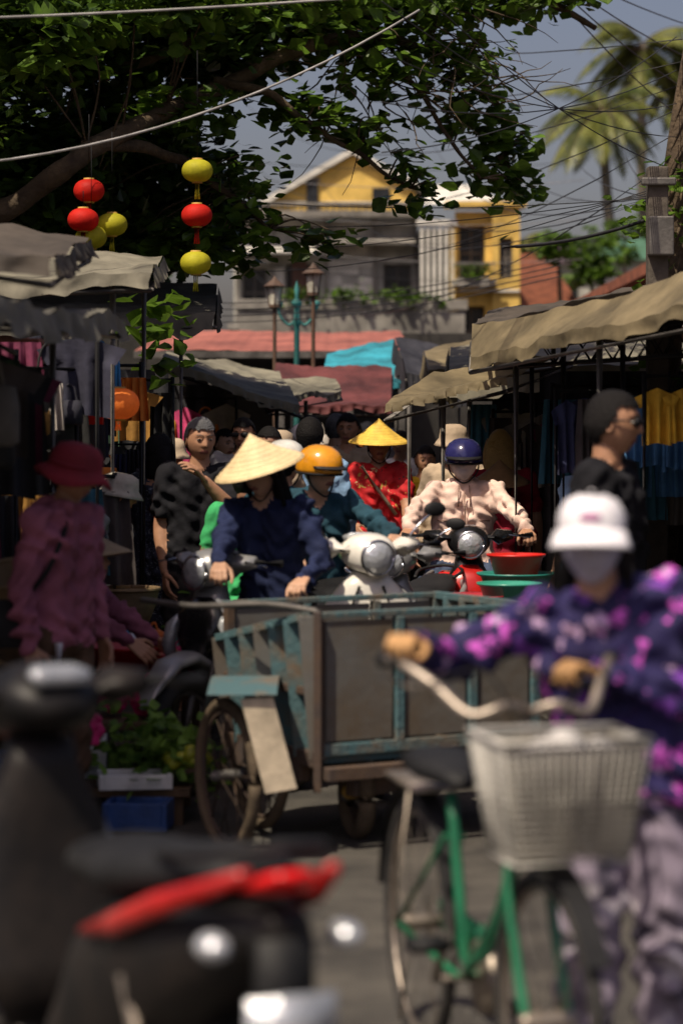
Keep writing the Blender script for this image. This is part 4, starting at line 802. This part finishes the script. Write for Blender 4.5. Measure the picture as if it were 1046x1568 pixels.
motorbike('white_scooter',.06,11.4,8,whitep,'vespa',14,s=1.06)
motorbike('motorbike',.70,13.75,0,gloss,'std',3,redp,mirrors=False)
motorbike('motorbike',-.36,11.2,-32,greyp,'std',-10,gloss,mirrors=False)
motorbike('motorbike',.36,12.5,-14,greyp,'std',0,greyp,s=.97)
motorbike('motorbike',-.49,4.98,205,grime,'std',6,redp,mirrors=False,s=1.03,mt=dull)
g=grp('plastic_basin_stack')
for x,y,z,r,c in((.93,12.9,.84,.15,(.55,.02,.015)),(.93,12.9,.74,.20,(.03,.22,.18)),(.70,12.4,.66,.17,(.35,.02,.03)),(.86,12.4,.72,.16,(.04,.28,.2))):
    b=MB(place(x,y,z)); b.lathe([(.001,0),(r*.75,0),(r*.95,.1),(r*1.05,.11),(r*1.06,.12),(r*.95,.115),(r*.72,.015),(.001,.012)],0,28); b.build('basin',mat('basin_%d'%int(c[0]*1000+z*10),c,rough=.35,var=.1,bump=0),g)
b=MB(); b.box((.9,12.8,.64),(.6,.8,.04)); 
for sx in(.65,1.15):
    for sy in(12.45,13.15): b.beam((sx,sy,0),(sx,sy,.62),.04,.04)
b.build('table',shelf,g,smooth=False,bevel=.004)
# ------------------------------------------------------------------ LEFT PRODUCE STALL
def table(x0,x1,y0,y1,z,name='stall_table',m=None):
    g=grp(name); b=MB(); b.box(((x0+x1)/2,(y0+y1)/2,z),(x1-x0,y1-y0,.035))
    for a in(x0+.05,x1-.05):
        for c in(y0+.05,y1-.05): b.beam((a,c,0),(a,c,z-.02),.04,.04)
    b.build('table',m or shelf,g,smooth=False,bevel=.004); return g
table(-1.6,-.62,9.9,10.5,.14,'low_produce_platform'); table(-1.9,-.68,11.3,12.2,.50); table(-2.2,-1.25,9.6,10.6,.62)
g=grp('leafy_vegetables'); leaves('leaves',[(-.72,10.1,.28,.15,.12,.05,260),(-.9,10.3,.30,.14,.12,.05,160),(-.70,11.6,.60,.1,.1,.04,80)],mat('lettuce_leaf',(.06,.16,.02),var=.4,scale=9,col2=(.20,.34,.05),transl=.3),g,(.04,.08),.7,seed=31)
b=MB()
for k in range(14): b.ball((-.64+random.uniform(-.08,.08),10.0+random.uniform(-.1,.1),.25+random.uniform(0,.04)),.03,.03,.028,n=10,k=6)
b.build('limes',mat('lime_skin',(.34,.36,.03),rough=.4),g)
def crate(x,y,z,sx,sy,h,m,name,yaw=0):
    g=grp(name); b=MB(place(x,y,z,yaw)); t=.02
    b.box((0,0,t/2),(sx,sy,t))
    for s in(-1,1): b.box((s*(sx/2-t/2),0,h/2+t/2),(t,sy,h-.002)); b.box((0,s*(sy/2-t/2),h/2+t/2),(sx-2*t,t,h))
    b.build('crate',m,g,smooth=False,bevel=.004)
foam=mat('styrofoam',(.6,.6,.58),rough=.9,var=.1); bluep=mat('blue_crate',(.02,.06,.20),rough=.5)
crate(-.85,9.95,.16,.30,.2,.05,foam,'styrofoam_tray',8); crate(-.82,9.78,.02,.26,.2,.10,bluep,'blue_plastic_crate',-5); crate(-1.25,10,.16,.35,.3,.12,bluep,'blue_plastic_crate',10); crate(-1.15,10.3,.16,.3,.25,.15,foam,'styrofoam_box',4)
def basin(x,y,z,r,m,name):
    g=grp(name); b=MB(place(x,y,z)); b.lathe([(.001,0),(r*.7,0),(r*.95,.09),(r*1.05,.10),(r*1.05,.11),(r*.93,.105),(r*.68,.015),(.001,.012)],0,28); b.build('basin',m,g)
rb=mat('red_plastic',(.42,.02,.02),rough=.35,var=.15,bump=0)
basin(-.68,11.0,.50,.16,rb,'red_basin'); basin(-1.0,11.2,.52,.2,rb,'red_basin'); basin(-1.35,11.0,.52,.17,mat('pink_plastic',(.5,.03,.15),rough=.4),'pink_basin'); basin(-.95,11.7,.52,.17,mat('aluminium',(.5,.5,.5),metal=.9,rough=.35),'metal_basin')
table(-1.6,-.52,10.85,11.25,.48,'stall_table')
def plasticbag(x,y,z,s,m,name='plastic_bag',seed=0):
    g=grp(name); b=MB(place(x,y,z)); vs=[]
    for p in HP:
        q=V(p)/.1; k=1+.28*noise.noise(q*2.2+V((seed,0,0)))+.12*noise.noise(q*6+V((seed,0,0))); vs.append(V((q.x*1.2,q.y*.8,q.z*.75))*k*s)
    b.add(vs,HF); b.tube(catmull([(-.3*s,0,.7*s),(-.15*s,0,1.2*s),(.1*s,0,1.3*s),(.3*s,0,.7*s)],4),s*.07); b.build('bag',m,g)
pbm=[mat('bag_blue',(.04,.28,.55),rough=.3,bump=.6,bs=30,transl=.2),mat('bag_pink',(.62,.03,.18),rough=.35,bump=.6,bs=30,transl=.2),mat('bag_white',(.6,.6,.6),rough=.35,bump=.6,bs=30,transl=.2),mat('bag_teal',(.03,.25,.25),rough=.35,bump=.6,bs=30),mat('bag_orange',(.55,.15,.02),rough=.4,bump=.6,bs=30)]
for k,(x,y,z,s,c) in enumerate(((-.68,11.45,.62,.09,0),(-.78,11.55,.60,.07,3),(-.86,11.1,.66,.06,4),(-.84,10.6,.44,.09,1),(-1.0,10.6,.45,.08,1),(-.74,11.8,.68,.06,2),(-1.1,11.6,.62,.09,0),(-1.25,11.5,.62,.08,2),(-1.4,10.1,.74,.10,3),(-1.5,9.9,.75,.10,1),(-1.35,9.9,.72,.07,2),(-1.05,9.7,.42,.1,1),(-1.2,11.8,.65,.09,4),(-.62,11.0,.60,.05,2),(-.60,11.15,.58,.06,0),(-.74,11.0,.60,.05,1))): plasticbag(x,y,z,s,pbm[c],seed=k*3)
table(-1.15,-.78,10.4,10.8,.35,'low_stool')
def woven(x,y,z,r,tilt,name='woven_basket'):
    g=grp(name); b=MB(Matrix.Translation(V((x,y,z)))@Matrix.Rotation(tilt,4,'X')); b.lathe([(.001,0),(r*.6,0),(r*.9,.12),(r,.2),(r*1.04,.21),(r*.96,.2),(r*.85,.12),(.001,.02)],0,28); b.torus((0,0,.2),r,.01,(0,0,1)); b.build('basket',straw('basket_weave',(.22,.15,.08)),g)
woven(-1.33,9.9,.86,.13,.4); woven(-1.28,9.8,.68,.14,.9); woven(-1.1,12.5,.6,.16,0); woven(-1.45,10.3,.72,.17,.2)
# ------------------------------------------------------------------ PEOPLE
cM=lambda n,c,**k: mat(n,c,rough=.9,var=.25,scale=5,bump=.4,bs=16,spec=.2,**k)
navy=cM('navy_cotton',(.016,.023,.065)); blk=cM('black_cotton',(.010,.010,.013)); pink=cM('pale_pink_jacket',(.70,.51,.43)); tealj=cM('teal_denim_jacket',(.018,.055,.078)); mauve=cM('mauve_hoodie',(.24,.08,.12)); brown=cM('brown_trousers',(.07,.04,.025)); khaki=cM('dark_shorts',(.03,.027,.027)); white=cM('white_cotton',(.65,.63,.64)); grn=cM('green_shirt',(.05,.38,.13)); yel=cM('yellow_shirt',(.65,.42,.03)); jean=cM('denim',(.05,.07,.12)); greyc=cM('grey_shirt',(.20,.20,.21)); tanc=cM('tan_shirt',(.40,.31,.22)); mar=cM('maroon_cotton',(.30,.02,.04)); maskm=cM('lilac_grey_mask',(.44,.42,.50)); maskw=cM('pale_mask',(.42,.38,.38)); lblue=cM('light_blue_shirt',(.20,.32,.48))
purple=floral('purple_floral_blouse',(.014,.010,.065),[(.60,.10,.56),(.18,.05,.36),(.56,.38,.60)],15,.31); redf=floral('red_floral_shirt',(.55,.015,.02),[(.5,.35,.08),(.6,.5,.25),(.1,.02,.02)],18,.24); dressf=floral('floral_dress',(.03,.035,.055),[(.25,.27,.3),(.15,.17,.22)],30,.28); patt=floral('patterned_trousers',(.24,.20,.26),[(.07,.06,.09),(.55,.5,.55)],9,.36)
person('woman_pushing_bicycle',.68,5.78,0,1.50,purple,patt,skin_t,hat='cap',hatmat=mat('white_cap',(.74,.72,.76),rough=.8,var=.1,bump=.2),mask=maskm,hstyle='long',lean=(5,-9),headrot=(-8,4),
  W=dict(wa=(.17,5.62,1.14),wb=(.60,5.62,1.07)),curl=.95,bulk=1.14,polA=(-.9,.3,-.5),polB=(.7,.2,-.6),handm=mat('tan_glove',(.45,.25,.10)),fold_k=1.6)
person('man_in_black_shirt',1.0,9.1,68,1.78,blk,khaki,skin_t,sleeve='short',glasses=True,headrot=(8,2),J=dict(aa=(-.11,-.12,.09),ab=(.11,.18,.11),ka=(-.1,-.1,.48),kb=(.1,.08,.47)),bulk=1.16)
gg,_,_=person('woman_in_maroon_hat',-1.10,9.35,60,1.58,mauve,brown,skin_d,hat='brim',hatmat=mat('maroon_felt',(.15,.010,.02),rough=.9),hood=True,lean=(6,0),headrot=(10,14),hstyle='bun',bulk=1.0,polA=(-.2,1,-.3),fold_k=1.6)
b=MB(); b.tube([(-1.07,9.17,.82),(-1.08,9.18,.60),(-1.08,9.20,.42)],.016,0,6); b.tube(catmull([(-1.04,9.2,1.28),(-1.11,9.17,1.1),(-1.24,9.23,.95)],5),.010,1,6); b.loft([((-1.25,9.23,.80),.16,.10,(0,0,1)),((-1.25,9.23,.9),.18,.10,(0,0,1)),((-1.25,9.23,.98),.14,.05,(0,0,1))],1); b.build('stripe_and_shoulder_bag',[white,dark],gg)
person('bending_woman_in_conical_hat',-1.42,10.9,70,1.52,mauve,dark,skin_t,hat='cone',hatmat=mat('worn_straw',(.30,.22,.13),rough=.8),lean=(58,0),headrot=(0,-14),hstyle='bun',W=dict(wa=(-.85,10.75,.62),wb=(-.78,11.0,.62)),polA=(0,1,.6),polB=(0,1,.6),J=dict(pel=(0,.2,.80)))
person('woman_in_conical_hat',-.30,10.95,-22,1.57,navy,dark,skin_l,hat='cone',hatmat=strawm,lean=(14,0),headrot=(-18,14),headroll=-6,hstyle='long',W=dict(wa=(-.55,10.25,.93),wb=(-.16,10.5,.98)),polA=(-.9,.6,-.3),curl=.8,fold_k=1.5)
gg,_,_=person('motorbike_rider_in_pink_jacket',.70,13.95,0,1.62,pink,jean,skin_t,hat='helmet',hatmat=mat('navy_helmet_paint',(.02,.02,.09),rough=.2,coat=.6,bump=0),mask=maskw,hood=True,J=dict(pel=(0,0,.84),ka=(-.20,-.36,.72),kb=(.20,-.36,.72),aa=(-.2,-.22,.33),ab=(.2,-.22,.33)),lean=(4,0),headrot=(0,4),W=dict(wa=(.37,13.50,1.06),wb=(1.03,13.50,1.06)),polA=(-1,.2,-.5),polB=(1,.2,-.5),curl=.9,bulk=1.1,hstyle='none',fold_k=1.5)
b=MB(); b.tube([(.70,13.815,1.27),(.705,13.80,1.1),(.70,13.81,.92)],.006,0,6); 
for s in(-1,1): b.tube([(.70+s*.07,13.822,1.10),(.70+s*.15,13.835,1.10)],.004,0,5); b.tube([(.70+s*.03,13.84,1.30),(.70+s*.035,13.80,1.18)],.004,0,5)
b.build('zip_and_pockets',mat('pink_seam',(.35,.22,.18)),gg)
person('rider_in_orange_helmet',-.13,12.0,16,1.60,tealj,jean,skin_l,hat='helmet',hatmat=mat('amber_helmet_paint',(.68,.28,.015),rough=.2,coat=.6,bump=0),J=dict(pel=(0,0,.86),ka=(-.20,-.36,.70),kb=(.20,-.36,.70),aa=(-.2,-.22,.33),ab=(.2,-.22,.33)),lean=(14,-2),headrot=(30,4),W=dict(wa=(-.24,11.4,1.05),wb=(.30,11.4,1.08)),polA=(-1,.2,-.3),polB=(1,.2,-.6),curl=.9,bulk=.95,hstyle='none',fold_k=1.8)
person('pedestrian_in_white_helmet',-.30,12.5,150,1.56,tealj,jean,skin_t,hat='helmet',hatmat=mat('white_helmet_paint',(.66,.64,.58),rough=.25,coat=.5,bump=0),hstyle='short')
person('pedestrian_in_green_shirt',-.50,12.6,170,1.46,grn,khaki,skin_d,sleeve='short')
person('elderly_man',-.76,13.0,8,1.69,blk,khaki,skin_t,sleeve='short',legs='short',hair=hairg,headrot=(14,6),W=dict(wa=(-.94,12.9,.86),wb=(-.72,12.72,1.36)),polB=(.8,.3,-1),bulk=1.1)
gg,_,_=person('woman_in_red_floral_shirt',.26,17.0,6,1.62,redf,dark,skin_t,sleeve='short',hat='cone',hatmat=strawy,headrot=(0,2),W=dict(wa=(.09,16.7,.95),wb=(.46,16.75,.9)),bulk=1.1)
b=MB(); b.tube([(.14,16.88,1.36),(.25,16.86,1.2),(.38,16.86,1.02)],.014,0,6); b.build('bag_strap',tanc,gg)
person('woman_in_floral_dress',-1.08,14.2,150,1.60,dressf,dressf,skin_t,sleeve='short',legs='short',skirt=True,hstyle='bob',fine=False)
person('vendor_bending',-1.5,12.6,100,1.50,greyc,dark,skin_t,hat='bucket',hatmat=mat('pale_hat',(.35,.33,.28)),lean=(35,0),headrot=(0,10),fine=False)
crowd=[('man_in_sunglasses',-.68,16.8,10,1.70,greyc,None,True),('pedestrian_in_cap',-.28,17.3,20,1.66,tanc,'cap',False),('pedestrian',-.05,19.5,160,1.74,blk,None,False),('pedestrian',.05,18.6,0,1.74,tanc,None,False),
 ('pedestrian_in_bucket_hat',.74,15.9,-20,1.64,tanc,'bucket',False),('tourist_with_blond_hair',.98,15.0,170,1.62,mar,None,False),('pedestrian_in_yellow_shirt',.60,17.5,10,1.50,yel,None,False),('pedestrian_in_hat',.95,14.6,10,1.38,mar,'cone',False),
 ('pedestrian',-.55,21.5,0,1.62,white,None,False),('pedestrian',.40,23,180,1.66,greyc,None,False),('pedestrian',-.45,14.8,20,1.64,tanc,None,False),('pedestrian',.15,25,10,1.64,white,'cap',False),('pedestrian',1.9,11.8,80,1.58,mauve,None,False),('pedestrian',-.42,16.4,170,1.6,greyc,'bucket',False),
 ('pedestrian',-.20,15.2,175,1.70,lblue,None,False),('pedestrian',.50,20.5,0,1.6,white,None,False),('pedestrian',-.25,18.5,30,1.72,white,None,False),('pedestrian',1.35,13.3,-60,1.6,lblue,None,False),('vendor',-1.15,16.2,60,1.55,mar,'bucket',False),('pedestrian',.1,22,0,1.7,mar,None,False),('pedestrian',-.9,18.4,30,1.62,yel,None,False)]
for i,(nm,x,y,yw,H,sh,ht,gl) in enumerate(crowd):
    person(nm,x,y,yw,H,sh,jean if i%2 else dark,(skin_t,skin_d,skin_l)[i%3],sleeve='short' if i%2 else 'long',hat=ht,hatmat={'cap':white,'bucket':tanc,'cone':mat('brown_straw',(.22,.13,.06))}.get(ht),glasses=gl,hair=hairb if 'blond' in nm else (hairg if i==2 else hairm),hstyle='bob' if 'blond' in nm else 'short',fine=False,headrot=((i*37)%50-25,5))
